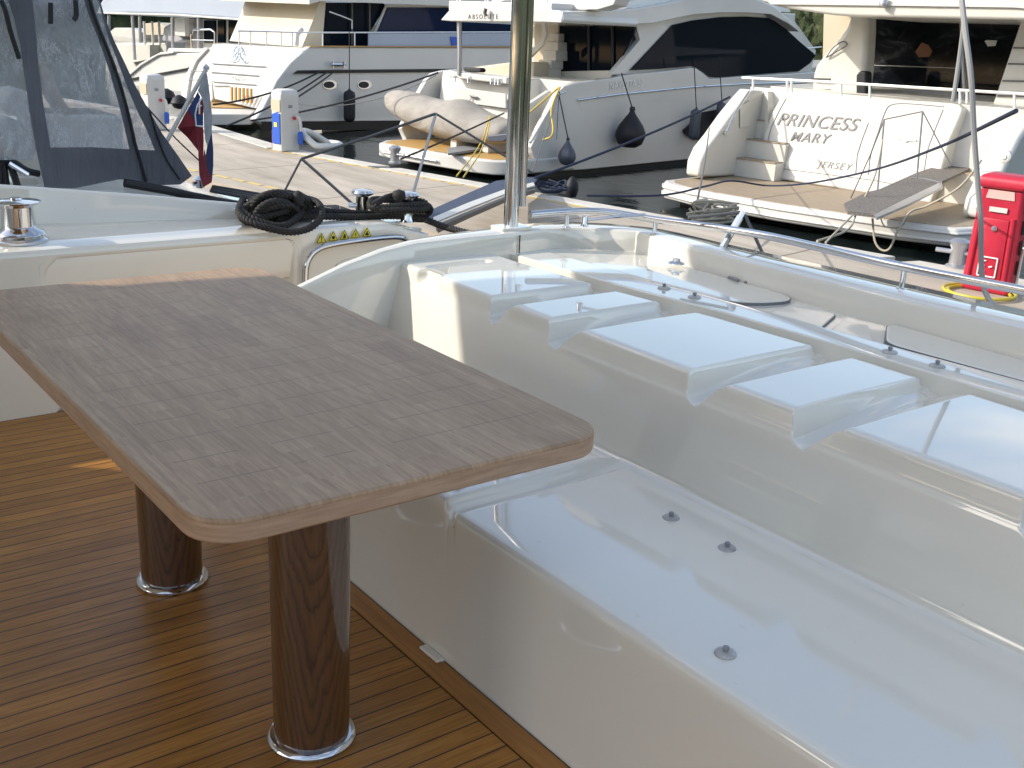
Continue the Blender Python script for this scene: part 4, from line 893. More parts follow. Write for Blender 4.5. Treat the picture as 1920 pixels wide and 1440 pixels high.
MB().prism([L(23.4, 6.9, .4), L(30, 7.2, .4), L(29, 7.4, 2.2), L(23.4, 7.1, 2.2)], V * 4.4).build('deckhouse', 'hull', pm, smooth=0)
# ---------------------------------------------------------------- large yacht at left
ly = thing('large_yacht', 'large white yacht with a black side stripe, blue windows and a wooden-slatted stern ladder', 'yacht', L(20, 28, -1.75))
b = MB(); hullbow(b, 20.2, 32, 25.55, 30.6, -1.95, .45, 46); b.build('hull', 'hull', ly)
SL = Pv(25.45)
tr('hull_side', [(478, 226), (492, 205), (506, 178), (520, 150), (545, 118), (575, 92), (582, 88), (700, 88), (960, 89), (1100, 90), (1300, 92), (1300, 215), (960, 226), (700, 228), (560, 234), (500, 238)], SL, V * .3, 'hull', ly, .06)
tr('boot_stripe', [(490, 228), (1100, 219), (1100, 240), (500, 245)], Pv(25.43), V * .2, 'black', ly)
tr('boot_top_line', [(500, 226), (1100, 221), (1100, 223), (500, 228)], Pv(25.40), V * .1, 'bwhite', ly)
tr('side_stripe', [(551, 138), (560, 132), (640, 131), (960, 128), (1100, 127), (1100, 132), (960, 134), (640, 137)], Pv(25.40), V * .1, 'black', ly)
tr('sheer_moulding', [(582, 86), (960, 87), (1100, 88), (1100, 90), (960, 89), (582, 88)], Pv(25.40), V * .1, 'umber', ly)
for x in (619, 684):
    b = MB(); c = Pv(25.42)(x, 159); ring = [(math.cos(a) * (.17 + (.10 if math.cos(a) > 0 else .10)) , math.sin(a) * .13) for a in [2 * math.pi * k / 20 for k in range(20)]]
    b.use('chrome').prism([c + U * x_ + ZZ * z_ for x_, z_ in ring], V * .04); b.use('dark').prism([c - V * .012 + U * (x_ * .72 - .04) + ZZ * z_ * .72 for x_, z_ in ring], V * .04); b.build('porthole', None, ly, smooth=0)
b = MB(); c = Pv(25.3)(634, 121); b.tube([c - U * .25, c + U * .25], .05, 8); b.tube([c - U * .2 - ZZ * .1, c - U * .2 + ZZ * .08], .04, 8); b.tube([c + U * .2 - ZZ * .1, c + U * .2 + ZZ * .08], .05, 8); b.build('mooring_fairlead', 'chrome', ly)
TL = Ps(19.2, -1.3, .35)
tr('transom', [(398, 82), (404, 82), (584, 90), (560, 108), (535, 135), (515, 165), (500, 196), (480, 204), (462, 200), (402, 186), (392, 120)], TL, U * .5, 'bwhite', ly, .04)
tr('transom_quarter', [(388, 205), (374, 192), (352, 175), (354, 140), (368, 112), (388, 92), (402, 84), (396, 118), (398, 186)], Ps(19.4, -1.3, .35), U * .4, 'ext', ly, .04)
tr('transom_quarter', [(336, 190), (344, 150), (358, 118), (384, 88), (388, 92), (368, 114), (356, 140), (348, 190)], Ps(19.3, -1.3, .35), U * .3, 'bwhite', ly, .03)
b = MB()
for x0, y0, x1, y1 in ((397, 119, 498, 125), (394, 135, 485, 142), (398, 153, 480, 159), (400, 161, 430, 161), (355, 133, 390, 134), (350, 150, 385, 150)): b.tube([Ps(19.15, -1.3, .35)(x0, y0), Ps(19.15, -1.3, .35)(x1, y1)], .016, 6)
b.build('transom_step_lines', 'grey', ly)
tr('swim_platform', [(352, 196), (390, 184), (470, 190), (486, 202), (470, 214), (396, 214), (356, 206)], Pz(-1.30), -ZZ * .3, 'bwhite', ly, .03)
tr('platform_teak', [(354, 196), (390, 185), (468, 191), (480, 200), (455, 203), (396, 202)], Pz(-1.285), ZZ * .01, 'teak_gold', ly)
lad = []
for k in range(6):
    x = 432 + k * 7.2; b = MB(); b.trace([(x, 163 + k * .6), (x + 3, 163 + k * .6), (x + 3, 189 + k), (x, 189 + k)], Pu(19.0), U * .05); lad.append(b.build('ladder_slat', 'umber', ly, smooth=0))
# figure emblem: strokes
b = MB(); E_ = Ps(19.13, -1.3, .35)
for pl_ in ([(438, 100), (440, 92), (446, 86), (452, 90), (454, 98), (457, 102)], [(440, 104), (446, 96), (452, 92)], [(446, 96), (446, 104), (442, 112), (432, 115)], [(446, 103), (451, 109), (456, 116), (462, 114)], [(436, 102), (438, 106)]): b.tube(catmull([E_(*p) for p in pl_], 5), .022, 6)
b.build('stern_emblem', 'pale_blue', ly)
text('MALUTO', 'name_lettering', 'grey', ly, E_(436, 150), E_(459, 151.5), ZZ, -U, hscale=1.1)
# bulwark rail with cloth, superstructure
tr('side_bulwark_panel', [(692, 63), (960, 62), (1100, 62), (1100, 86), (960, 86), (692, 86)], Pv(25.6), V * .05, 'awning', ly)
rl = tb_('deck_rail', [(446, 58), (500, 59), (560, 61), (600, 61), (692, 61), (960, 60)], Pv(25.7), .022, 'railw', ly)
for x in (448, 470, 500, 527, 548, 605, 665, 723, 778, 829, 888, 926): tb_('rail_stanchion', [(x, 60), (x, 86)], Pv(25.7), .02, 'railw', rl)
tr('blue_notice', [(845, 69), (858, 69), (858, 84), (848, 85)], Pv(25.55), V * .02, 'blue', ly)
tb_('deck_davit', [(555, 86), (557, 64), (566, 54)], Pv(26.0), .08, 'bwhite', ly)
HS = Pv(26.4)
tr('house_aft_wall', [(566, 88), (586, 40), (600, 0), (612, -12), (604, 88)], HS, V * 3.6, 'cream', ly)
tr('house_glazing', [(601, 86), (601, 5), (718, 5), (724, 12), (692, 62), (692, 86)], Pv(26.5), V * .05, 'glass', ly)
for x in (660, 693): tb_('glazing_bar', [(x, 6), (x, 84)], Pv(26.4), .03, 'letter', ly)
tr('blue_glazing', [(708, 62), (728, 14), (960, 15), (1100, 15), (1100, 62)], Pv(26.3), V * .05, 'glass_blue', ly)
tr('house_side', [(690, 88), (724, 8), (740, 8), (1100, 10), (1100, 88)], Pv(26.36), V * .05, 'ext', ly)
tr('boat_deck_overhang', [(580, 8), (600, 2), (960, 15), (1100, 17), (1100, -20), (580, -20)], Pv(25.9), V * 4.4, 'ext', ly)
tb_('deck_light', [(618, 22), (640, 30), (660, 38), (660, 54)], Pv(25.9), .02, 'bwhite', ly)
# ---------------------------------------------------------------- far left craft
fh = thing('grey_hulled_boat', 'pale grey hull with a curved white sheer, moored beyond the large yacht', 'boat', L(22, 38, -1.75))
HF = Pu(24.5)
tr('hull', [(236, 185), (238, 140), (262, 122), (292, 105), (324, 100), (384, 99), (360, 130), (345, 185)], HF, U * 12, 'hull', fh, .05)
tr('sheer_band', [(226, 158), (240, 138), (262, 119), (284, 106), (300, 98), (325, 96), (325, 100), (296, 104), (264, 123), (240, 144)], Pu(24.4), U * .2, 'bwhite', fh, .03)
tr('black_stripe', [(243, 147), (352, 127), (356, 124), (356, 129), (245, 150)], Pu(24.4), U * .1, 'rubber', fh)
tr('deck_locker', [(312, 97), (316, 90), (382, 91), (384, 99)], Pu(24.6), U * 1., 'bwhite', fh, .03)
tb_('bow_rail', [(360, 92), (358, 66), (362, 56), (395, 55), (402, 60), (402, 86)], Pu(24.8), .035, 'chrome', fh)
tb_('bow_rail', [(360, 75), (402, 76)], Pu(24.8), .03, 'chrome', fh)
fb = thing('awning_boat', 'boat with a long white and pale blue awning at the top left background', 'boat', L(24, 40, -1.75))
AW = Pu(25.5)
tr('awning', [(180, 26), (186, 8), (196, -8), (590, -8), (585, 45), (540, 43), (470, 38), (400, 32), (330, 27), (240, 24)], AW, U * 5, 'awning', fb, .1)
tr('awning_edge', [(180, 26), (330, 30), (470, 40), (585, 47), (585, 43), (470, 36), (330, 26), (182, 22)], Pu(25.4), U * .2, 'bwhite', fb, .05)
for x, y0, y1 in ((248, 28, 112), (323, 32, 96), (372, 34, 96), (262, 28, 80), (204, 28, 96)): tb_('awning_post', [(x, y0), (x + (5 if x == 248 else 1), y1)], Pu(25.6), .07, 'alu', fb)
tr('deckhouse', [(380, 36), (470, 41), (540, 45), (540, 95), (380, 95)], Pu(27), U * 3, 'ext', fb)
for x0, x1 in ((382, 402), (408, 420), (428, 447), (530, 540)): tr('window', [(x0, 38), (x1, 38), (x1, 80), (x0, 80)], Pu(26.9), U * .1, 'glass', fb)
tr('sail_panel', [(327, 33), (346, 33), (347, 68), (328, 66)], Pu(26.2), U * .2, 'bwhite', fb)
tr('deckhouse_front', [(347, 34), (372, 35), (372, 90), (347, 90)], Pu(26.8), U * .2, 'alu', fb)
tr('hull', [(196, 98), (206, 80), (250, 80), (312, 80), (312, 130), (200, 190)], Pu(28), U * 8, 'ext', fb, .05)
tr('side_box', [(232, 84), (281, 84), (281, 110), (255, 116), (232, 116)], Pu(27.5), U * 1., 'ext', fb)
for x in (270, 285, 298): tb_('deck_post', [(x, 40), (x + 2, 84)], Pu(28), .06, 'bwhite', fb)
tr('furled_bundle', [(306, 50), (320, 42), (332, 60), (342, 76), (330, 80), (302, 78)], Pu(26.4), U * .5, 'whitecloth', fb, .1)
# background quay of blurred craft behind
qb = thing('distant_motorboat', 'small distant white boat under the awning, against the dark wooded shore', 'boat', L(60, 90, -1.75))
tr('hull', [(205, 60), (215, 52), (245, 52), (262, 60), (262, 84), (205, 84)], Pu(60), U * 4, 'ext', qb, .05)
tr('cabin', [(272, 44), (296, 42), (312, 52), (312, 66), (272, 66)], Pu(60), U * 3, 'cream', qb, .05)

# ================================================================== FENDERS
def fender(kind, px, py0, py1, w_px, v, label, m, grp='fenders hung along the yacht sides', rope_top=None, shade=None):
    pl = Pv(v); top, bot = pl(px, py0), pl(px, py1); h = (top - bot).length; r = w_px / 2 / F * (pl(px, (py0 + py1) / 2) - Vector((0, 0, HC))).dot(fwd)
    c = Vector((bot.x, bot.y, bot.z)); t = thing(kind, label, 'fender', c, grp); b = MB()
    if kind == 'ball_fender': pr = [(.001, 0), (r * .45, .015), (r * .80, h * .10), (r, h * .28), (r * .98, h * .40), (r * .80, h * .56), (r * .50, h * .72), (r * .24, h * .85), (r * .13, h * .94), (r * .10, h), (.001, h)]
    else: pr = [(.001, 0), (r * .5, .01), (r * .9, h * .07), (r, h * .16), (r, h * .84), (r * .9, h * .92), (r * .4, h * .97), (r * .22, h), (.001, h)]
    b.lathe(c, pr, 28); b.build('body', m, t, smooth=70)
    b = MB(); b.lathe(c + ZZ * h * .93, [(r * .18, 0), (r * .2, h * .04), (r * .14, h * .1), (.001, h * .1)], 16); b.build('eye', 'rubber', t)
    if rope_top:
        b = MB(); b.tube([c + ZZ * h * .98, pl(*rope_top)], .014, 6); b.build('lanyard', 'rope_dark', t)
fender('long_fender', 655, 168, 229, 22, 25.15, 'long black fender on the side of the large yacht, between its portholes', 'fender_black', rope_top=(655, 60))
fender('ball_fender', 1180, 203, 277, 57, 15.35, 'big black teardrop fender, largest on the centre yacht side', 'fender_black', rope_top=(1165, 137))
fender('ball_fender', 1062, 260, 310, 34, 15.4, 'small grey teardrop fender low at the centre yacht stern corner', 'fender_grey', rope_top=(1048, 178))
fender('long_fender', 1300, 204, 262, 20, 15.45, 'blue-grey cylindrical fender hanging in front of a black fender mat', 'fender_grey', rope_top=(1301, 112))
fender('long_fender', 1350, 192, 228, 18, 15.5, 'grey cylindrical fender half hidden behind the stern wing of PRINCESS MARY', 'fender_grey', rope_top=(1348, 108))
o = tr('fender_mat', [(1282, 244), (1294, 234), (1310, 212), (1345, 206), (1352, 200), (1350, 250), (1330, 262), (1302, 262), (1284, 250)], Pv(15.68), V * .04, 'fender_black', None)
tag(o, 'flat black fender mat hanging on the centre yacht side behind the blue-grey fender', 'fender mat')

# ================================================================== PIER FURNITURE
def pedestal(px, py, label, blue=True):
    q = Pz(-.95)(px, py); u, v = q.dot(U), q.dot(V); c = L(u, v, -.95); t = thing('service_pedestal', label, 'pedestal', c, 'white service pedestals on the pier')
    def l(a, b_, z): return c + U * a + V * b_ + ZZ * z
    b = MB(); b.loft([[l(x * k, y_ * k2, z) for x, y_ in ((-.2, -.15), (.2, -.15), (.2, .15), (-.2, .15))] for k, k2, z in ((1, 1, 0), (1, 1, .92), (1.02, 1.04, .98), (.99, 1.0, 1.04), (.9, .86, 1.08), (.6, .5, 1.105))]); b.build('body', 'bwhite', t, bevel=.03, seg=3)
    b = MB(); b.prism([l(-.204, -.13, .92), l(-.204, .13, .92), l(-.204, .13, .74), l(-.204, -.02, .70), l(-.204, -.13, .72)], -U * .012); b.build('socket_recess', 'cream', t, smooth=0)
    if blue:
        b = MB(); b.prism([l(-.204, -.125, .14), l(-.204, .11, .14), l(-.204, .11, .66), l(-.204, -.02, .70), l(-.204, -.125, .68)], -U * .015); p = b.build('blue_panel', 'blue', t, bevel=.01)
        b = MB(); b.prism([l(-.222, -.05, .44), l(-.222, .04, .44), l(-.222, .04, .52), l(-.222, -.05, .52)], -U * .004); b.build('meter_label', 'stickery', p, smooth=0)
    b = MB(); b.prism([l(-.04, -.153, .78), l(.04, -.153, .78), l(.04, -.153, .83), l(-.04, -.153, .83)], -V * .01); b.build('side_label', 'grey', t, smooth=0)
    b = MB(); b.tube(catmull([l(.1, -.16, .62), l(.13, -.24, .60), (l(.14, -.27, .45)), l(.13, -.26, .30)], 5), .03, 8); b.build('water_hose', 'bwhite', t)
    b = MB(); b.lathe(l(.13, -.27, .14), [(.04, 0), (.05, .05), (.05, .2), (.02, .24)], 12); b.build('hose_nozzle', 'blue', t)
    b = MB(); b.lathe(l(.06, -.16, .60), [(.02, 0), (.03, .02), (.03, .05), (.01, .06)], 12, tuple(-V)); b.build('tap', 'redplain', t)
    b = MB(); b.lathe(l(-.1, .2, .02), [(.05, 0), (.05, .34), (.03, .38), (.03, .55), (.01, .56)], 12); b.build('red_hose', 'redcloth', t)
pedestal(536, 283, 'white pedestal with a blue front panel on the far edge of the pier')
pedestal(290, 243, 'plain white pedestal half behind the grey canvas enclosure', False)
def pbollard(px, py, s, label, z=-.95, col='alu'):
    c = Pz(z)(px, py); t = thing('pier_bollard', label, 'bollard', c, 'bollards on the pier edge'); b = MB()
    b.lathe(c, [(.11 * s, 0), (.11 * s, .03), (.08 * s, .05), (.075 * s, .2 * s), (.10 * s, .24 * s), (.105 * s, .28 * s), (.06 * s, .31 * s), (.001, .31 * s)], 24); b.build('post', col, t)
    b = MB(); b.tube([c + U * -.05 + V * .22 * s + ZZ * .17 * s, c + V * -.22 * s + ZZ * .17 * s + U * .02], .025 * s, 10); b.build('horn', col, t)
pbollard(740, 307, 1., 'steel bollard in front of the golden teak platform')
pbollard(1792, 503, 1.1, 'steel bollard beside the red cabinet'); pbollard(372, 222, 1., 'steel bollard beyond the hanging flag, near the large yacht')
# red cabinet
q = Pz(-.95)(1852, 545); c = L(q.dot(U), q.dot(V), -.95); rc = thing('fire_cabinet', 'tall red plastic cabinet with a white square sign on the pier', 'cabinet', c)
def l(a, b_, z): return c + U * a * .92 + V * b_ * .85 + ZZ * z * .985
b = MB(); b.loft([[l(x, y_ * k, z) for x, y_ in ((-.15, -.29), (.15, -.29), (.15, .29), (-.15, .29))] for k, z in ((1, 0), (.98, .25), (.90, .95), (.87, 1.10))]); b.build('body', 'red', rc, bevel=.04, seg=4)
b = MB(); b.loft([[l(x * k, y_ * k2, z) for x, y_ in ((-.19, -.29), (.17, -.29), (.17, .29), (-.19, .29))] for k, k2, z in ((.9, .9, 1.085), (1.04, .98, 1.10), (1.04, .98, 1.16), (.92, .92, 1.205), (.6, .7, 1.23))]); b.build('cap', 'red', rc, bevel=.03, seg=4)
b = MB(); b.prism([l(-.153, -.17, .98), l(-.153, .17, .98), l(-.153, .15, 1.07), l(-.153, -.15, 1.07)], -U * .006); b.build('viewing_slot', 'pink', rc, bevel=.004)
b = MB()
for y_ in (-.20, .20): b.tube([l(-.155, y_ * 1.08, .08), l(-.155, y_ * .98, .80)], .022, 8)
b.build('front_ribs', 'red', rc)
b = MB(); b.loft([[l(-.15 - d, y_, z) for y_, z in ((-.17 * k, .10 + o), (.17 * k, .10 + o), (.15 * k, .78 - o), (-.15 * k, .78 - o))] for k, o, d in ((1, 0, 0), (1, 0, .012), (.9, .03, .02))]); b.build('door_panel', 'red', rc, bevel=.006)
b = MB(); b.prism([l(-.165, -.11, .85), l(-.165, .10, .85), l(-.165, .10, .90), l(-.165, -.11, .90)], -U * .006); b.build('white_label', 'bwhite', rc, smooth=0)
b = MB(); b.lathe(l(-.16, 0, .68), [(.03, 0), (.03, .02), (.012, .04)], 12, tuple(-U)); b.build('door_latch', 'alu', rc)
b = MB()
for (y0, z0), (y1, z1) in zip(((-.11, .18), (.10, .18), (.10, .38), (-.11, .38)), ((.10, .18), (.10, .38), (-.11, .38), (-.11, .18))): b.tube([l(-.182, y0, z0), l(-.182, y1, z1)], .008, 6)
b.tube([l(-.182, .06, .23), l(-.182, .06, .34)], .007, 6); b.tube([l(-.182, .06, .34), l(-.182, .02, .34)], .006, 6); b.tube([l(-.182, .06, .29), l(-.182, .03, .29)], .006, 6); b.tube([l(-.182, .06, .23), l(-.182, .02, .23)], .006, 6)
b.tube([l(-.182, -.02, .28), l(-.182, -.06, .29)], .008, 6); b.build('square_sign', 'whiteletter', rc)
b = MB()
for k in range(4): b.prism([l(-.05, -.292 + .008 * k, .22 + k * .21), l(.10, -.292 + .008 * k, .22 + k * .21), l(.10, -.285 + .01 * k, .36 + k * .21), l(-.05, -.285 + .01 * k, .36 + k * .21)], -V * .012)
b.build('side_slots', 'dark', rc, smooth=0)
hz = Pz(-.945)(1835, 552); b = MB()
for k in range(2): b.tube([hz + Vector((math.cos(a) * (.31 + .05 * k) , math.sin(a) * (.30 + .045 * k), .02 + .012 * (k % 2))) for a in [2 * math.pi * i / 40 for i in range(41)]], .016, 8)
o = b.build('hose_coil', 'yellow', None); tag(o, 'yellow hose coiled flat on the pier under the red cabinet', 'hose')
rr = Pz(-.95)(1925, 560); c = L(rr.dot(U), rr.dot(V), -.95); hr = thing('hose_reel', 'pale pink hose roll on a steel stand at the right edge', 'hose reel', c)
b = MB(); b.tube([c + ZZ * .25 + U * 0, c + ZZ * .85], .07, 14); b.build('hose_roll', 'pink', hr)
b = MB(); b.tube([c + V * .13, c + V * .13 + ZZ * 1.0], .018, 8); b.tube([c + V * .17 + U * .1, c + V * .17 + U * .1 + ZZ * .9], .018, 8); b.tube([c + V * .13 + ZZ * .5, c + ZZ * .5], .02, 8); b.build('stand', 'chrome', hr)

# ================================================================== GANGWAYS
def pl3(A, B_):   # sloping plane through A, B_ and level across
    n = (B_ - A).cross((B_ - A).cross(ZZ)); return lambda x, y: onpl(x, y, A, n)
gA, gB = Pz(-.30)(812, 404), Pz(-.72)(1000, 334); G = pl3(gA, gB)
gw_ = thing('gangway', 'blue-grey mesh gangway with pale side rail running from the near cleat down to the pier', 'gangway', gA, 'gangways')
b = MB(); b.trace([(790, 402), (822, 387), (880, 361), (930, 339), (985, 332), (1010, 332), (1000, 344), (945, 358), (880, 382), (812, 411)], G, -ZZ * .03); b.build('tread', 'tread_blue', gw_, smooth=0)
b = MB(); b.trace([(812, 411), (880, 382), (945, 358), (1000, 344), (1003, 350), (945, 367), (880, 393), (818, 419)], G, ZZ * .02); b.build('side_rail', 'bwhite', gw_, bevel=.004)
b = MB(); b.trace([(818, 421), (880, 395), (945, 369), (1003, 352), (1004, 355), (945, 373), (880, 400), (822, 426)], G, -ZZ * .05); b.build('under_frame', 'rubber', gw_, smooth=0)
D = lambda d: (lambda x, y: Vector((0, 0, HC)) + ray(x, y) * d)
tb_('stanchion', [(772, 372), (817, 213)], D(7.6), .0105, 'alu', gw_)
tb_('hand_rope', [(565, 298), (690, 257), (817, 213)], D(7.5), .0095, 'rope_grey', gw_); tb_('hand_rope', [(817, 213), (1000, 325)], D(7.8), .0085, 'rope_grey', gw_)
tb_('stay_rope', [(565, 298), (531, 363)], D(6.6), .007, 'rope_grey', gw_); tb_('stay_rope', [(567, 299), (618, 344), (676, 396)], D(6.6), .009, 'rope_grey', gw_)
pA, pB = Pz(-1.0)(1612, 392), L(20.2, 7.45, -.72); G2 = pl3(pA, pB)
g2 = thing('gangway', 'grey gritted gangway resting over the PRINCESS MARY stern platform', 'gangway', pA, 'gangways')
b = MB(); b.trace([(1583, 381), (1625, 360), (1648, 355), (1720, 323), (1760, 310), (1805, 296), (1822, 300), (1826, 312), (1766, 340), (1700, 372), (1640, 402), (1590, 396)], G2, -ZZ * .05); b.build('tread', 'tread', g2, smooth=0)
b = MB(); b.trace([(1640, 402), (1700, 372), (1766, 340), (1768, 350), (1700, 384), (1644, 408)], G2, -ZZ * .04); b.build('side_rail', 'alu', g2, smooth=0)
b = MB(); b.tube(catmull([G2(1708, 334), G2(1735, 336), G2(1764, 343)], 4), .016, 6); b.build('folding_hinge', 'alu', g2)
GD = lambda x, y: Pu(18.0)(x, y)
for x0, y0, x1, y1 in ((1658, 224, 1645, 362), (1730, 209, 1719, 335)): tb_('stanchion', [(x0, y0), (x1, y1)], Pu(18.2), .016, 'alu', g2)
for pts in (((1658, 224), (1730, 209)), ((1730, 209), (1782, 308)), ((1658, 224), (1632, 290), (1595, 372))): tb_('hand_rope', pts, Pu(18.2), .011, 'rope_grey', g2)

# ================================================================== ROPES AND LINES
def line(name, pts, r, m, label, cat='rope', group=None, sm=True):
    p = catmull(pts, 8) if sm and len(pts) > 2 else pts
    b = MB(); b.tube(p, r, 8); o = b.build(name, m, None); return tag(o, label, cat, group)
MG = 'mooring lines between yachts and pier'
def bow(a, b_, s): return sag(a, b_, s, 16)
line('mooring_line', bow(Pu(19.0)(1368, 182), Pz(-.7)(1003, 334), .06), .022, 'rope_blue', 'dark blue mooring line from the PRINCESS MARY wing down to the gangway foot', 'rope', MG)
line('mooring_line', bow(Pu(18.0)(945, 212), Pz(-.72)(752, 298), .02), .018, 'rope_dark', 'dark mooring line crossing in front of the beige tender cover', 'rope', MG)
line('mooring_line', bow(Pv(25.3)(600, 134), Pu(15.2)(400, 196), .15), .024, 'rope_dark', 'upper of the black lines from the large yacht stripe to the flag side', 'rope', MG)
line('mooring_line', bow(Pv(25.3)(612, 136), Pz(-1.)(425, 236), .1), .024, 'rope_dark', 'black line from the large yacht fairlead to its platform corner', 'rope', MG)
line('mooring_line', bow(Pv(25.3)(622, 138), Pu(15.2)(545, 190), .02), .022, 'rope_dark', 'short black line from the large yacht fairlead behind the blue-panel pedestal', 'rope', MG)
line('mooring_line', bow(Pu(18.4)(822, 136), Pu(15.5)(470, 226), .12), .022, 'rope_dark', 'long dark line from the centre yacht across the large yacht side', 'rope', MG)
line('mooring_line', bow(Pu(18.4)(818, 141), Pu(17.5)(560, 195), .28), .010, 'rope_grey', 'thin grey line hanging slack below the long dark line', 'rope', MG)
line('mooring_line', [Pu(6.0)(1905, 208), Pu(9.0)(1760, 276), Pu(12)(1640, 318), Pu(14)(1520, 343), Pu(15)(1440, 348), Pu(14)(1372, 339), Pu(12)(1320, 350), Pu(10.5)(1240, 366), Pu(9.6)(1100, 367)], .013, 'rope_blue', 'long dark rope drooping across the PRINCESS MARY stern platform', 'rope', MG)
line('mooring_line', [Pu(17.6)(1655, 262), Pu(17.2)(1640, 330), Pu(16.8)(1608, 395), Pu(14)(1590, 430), Pz(-.90)(1532, 452)], .016, 'rope_light', 'pale rope running from the grey gangway down to the kerb', 'rope', MG)
line('mooring_line', [Pu(14.6)(1600, 402), Pz(-.90)(1548, 455)], .014, 'rope_light', 'short pale rope end beside the pale gangway rope', 'rope', MG)
line('hanging_hose', [Pu(17)(1840, 300), Pu(17)(1800, 350), Pu(17)(1740, 385), Pu(16.8)(1706, 398), Pu(16.5)(1684, 432), Pu(16.5)(1668, 466), Pu(16.5)(1652, 468), Pu(16.5)(1640, 450), Pu(16.6)(1636, 410)], .018, 'rope_light', 'pale hose looping down from the PRINCESS MARY platform towards the water', 'hose')
line('hanging_line', [Pu(17)(1650, 404), Pu(17)(1660, 425), Pu(17)(1690, 424), Pu(17)(1702, 404)], .010, 'rope_light', 'thin pale loop inside the hanging hose under the grey gangway', 'rope')
YG = 'yellow ropes at the centre yacht stern'
line('yellow_rope', [Pu(17.6)(1050, 163), Pu(17.3)(1034, 205), Pu(17.1)(1037, 240), Pu(17.0)(1033, 256), Pu(17.0)(1018, 262)], .02, 'yrope', 'yellow rope hanging in loops along the white strip on the sunlit stern edge', 'rope', YG)
line('yellow_rope', [Pu(17.6)(1048, 164), Pu(17.3)(1020, 188), Pu(17.0)(990, 214)], .02, 'yrope', 'yellow rope slanting left from the centre yacht stern corner', 'rope', YG)
line('yellow_rope', [Pu(17.4)(918, 218), Pu(16.8)(906, 258), Pu(16.0)(888, 290), Pz(-.92)(856, 330)], .014, 'yrope', 'left yellow rope down to the pier beside the tender', 'rope', YG)
line('yellow_rope', [Pu(17.4)(920, 218), Pu(16.8)(912, 256), Pu(16.0)(898, 290), Pz(-.92)(869, 332)], .014, 'yrope', 'right yellow rope down to the pier beside the tender', 'rope', YG)
line('thin_line', bow(Pu(17.6)(1046, 178), Pz(-.9)(998, 322), .05), .010, 'rope_grey', 'thin dark line beside the small grey teardrop fender', 'rope')
line('thin_line', [Pu(18.4)(1048, 178), Pu(18.4)(1045, 230), Pu(18.4)(1044, 262)], .008, 'rope_blue', 'blue lanyard hanging straight next to the fender lanyard', 'rope')
line('boat_hook_pole', [D(13.)(1010, 262), D(13.)(1016, 340)], .0001, 'rope_grey', 'x')
bpy.data.objects.remove(bpy.data.objects['boat_hook_pole'])
# blue rope heap and small tender fender at the gangway foot
b = MB(); P = Pz(-.80)(1035, 345)
for k in range(4): b.tube(catmull([P + Vector((math.cos(a) * random.uniform(.1, .3), math.sin(a) * random.uniform(.1, .3), random.uniform(-.10, .05))) for a in [1.25 * i for i in range(7)]], 5), .016, 6)
tag(b.build('rope_heap', 'rope_blue', None), 'tangle of dark blue rope at the gangway foot', 'rope')
b = MB(); c = L(13.4, 11.6, -1.0); c = Pu(13.4)(1072, 352); b.lathe(c, [(.001, -.16), (.08, -.14), (.11, -.03), (.1, .08), (.05, .14), (.02, .17)], 20); tag(b.build('fender_ball', 'fender_black', None), 'small black fender floating beside the pier below the blue rope tangle', 'fender')
# stay of the own yacht at right
line('standing_stay', [D(3.1)(1800, -30), D(3.1)(1810, 60), D(3.12)(1821, 150), D(3.2)(1827, 260), D(3.3)(1838, 400), D(3.4)(1853, 560), Vector((2.985, 1.42, .77))], .0085, 'stay', 'thick grey rope rising past the red cabinet from the stern coaming', 'rope')
line('stay_lashing', [D(3.14)(1808, 40), D(3.2)(1799, 110), D(3.25)(1787, 190)], .007, 'stay', 'short thin rope branching off the thick grey rope', 'rope')
tb = thing('folded_boarding_ladder', 'blue steel pole with two dark ropes tied at its top behind the stern rail', 'pole', D(3.9)(1356, 458))
tb_('pole', [(1354, 465), (1394, 396)], D(3.9), .013, 'chrome', tb); tb_('guy_rope', [(1394, 398), (1412, 436), (1432, 480)], D(3.9), .006, 'rope_grey', tb); tb_('guy_rope', [(1394, 397), (1350, 402), (1290, 408)], D(3.9), .006, 'rope_grey', tb)
b = MB(); c = D(9.5)(1331, 402)
for k in range(7): b.tube(catmull([c + right * random.uniform(-.22, .26) + ZZ * random.uniform(-.10, .11) + fwd_h * random.uniform(-.1, .1) for i in range(7)], 5), .011, 6)
o = b.build('rope_bundle', 'rope_light', None); tag(o, 'tangled pale rope bundle hanging on lines in front of the PRINCESS MARY platform', 'rope')
tb = thing('canvas_bag', 'small pair of beige bags tied into the pale rope bundle', 'bag', c); b = MB()
b.trace([(1305, 378), (1330, 374), (1336, 392), (1310, 396)], D(9.6), fwd_h * .12); b.build('upper_bag', 'cover', tb, bevel=.02)
b = MB(); b.trace([(1302, 402), (1322, 400), (1330, 412), (1318, 420), (1300, 414)], D(9.6), fwd_h * .12); b.build('lower_bag', 'cover', tb, bevel=.02)
line('support_line', [Pu(18.9)(1330, 240), D(14)(1322, 300), D(9.6)(1306, 385)], .010, 'rope_grey', 'thin line from the PRINCESS MARY wing down to the rope bundle', 'rope')
tr_ = thing('low_rail', 'thin steel rail lying behind the near end of the stern rail', 'rail', Vector((3.1, 3.1, .7))); tb_('bar', [(1098, 413), (1150, 407), (1210, 403)], D(3.75), .006, 'chrome', tr_); b = MB(); b.lathe(D(3.75)(1096, 424), [(.014, 0), (.01, .01), (.01, .03), (.006, .04)], 12); b.build('foot', 'chrome', tr_)

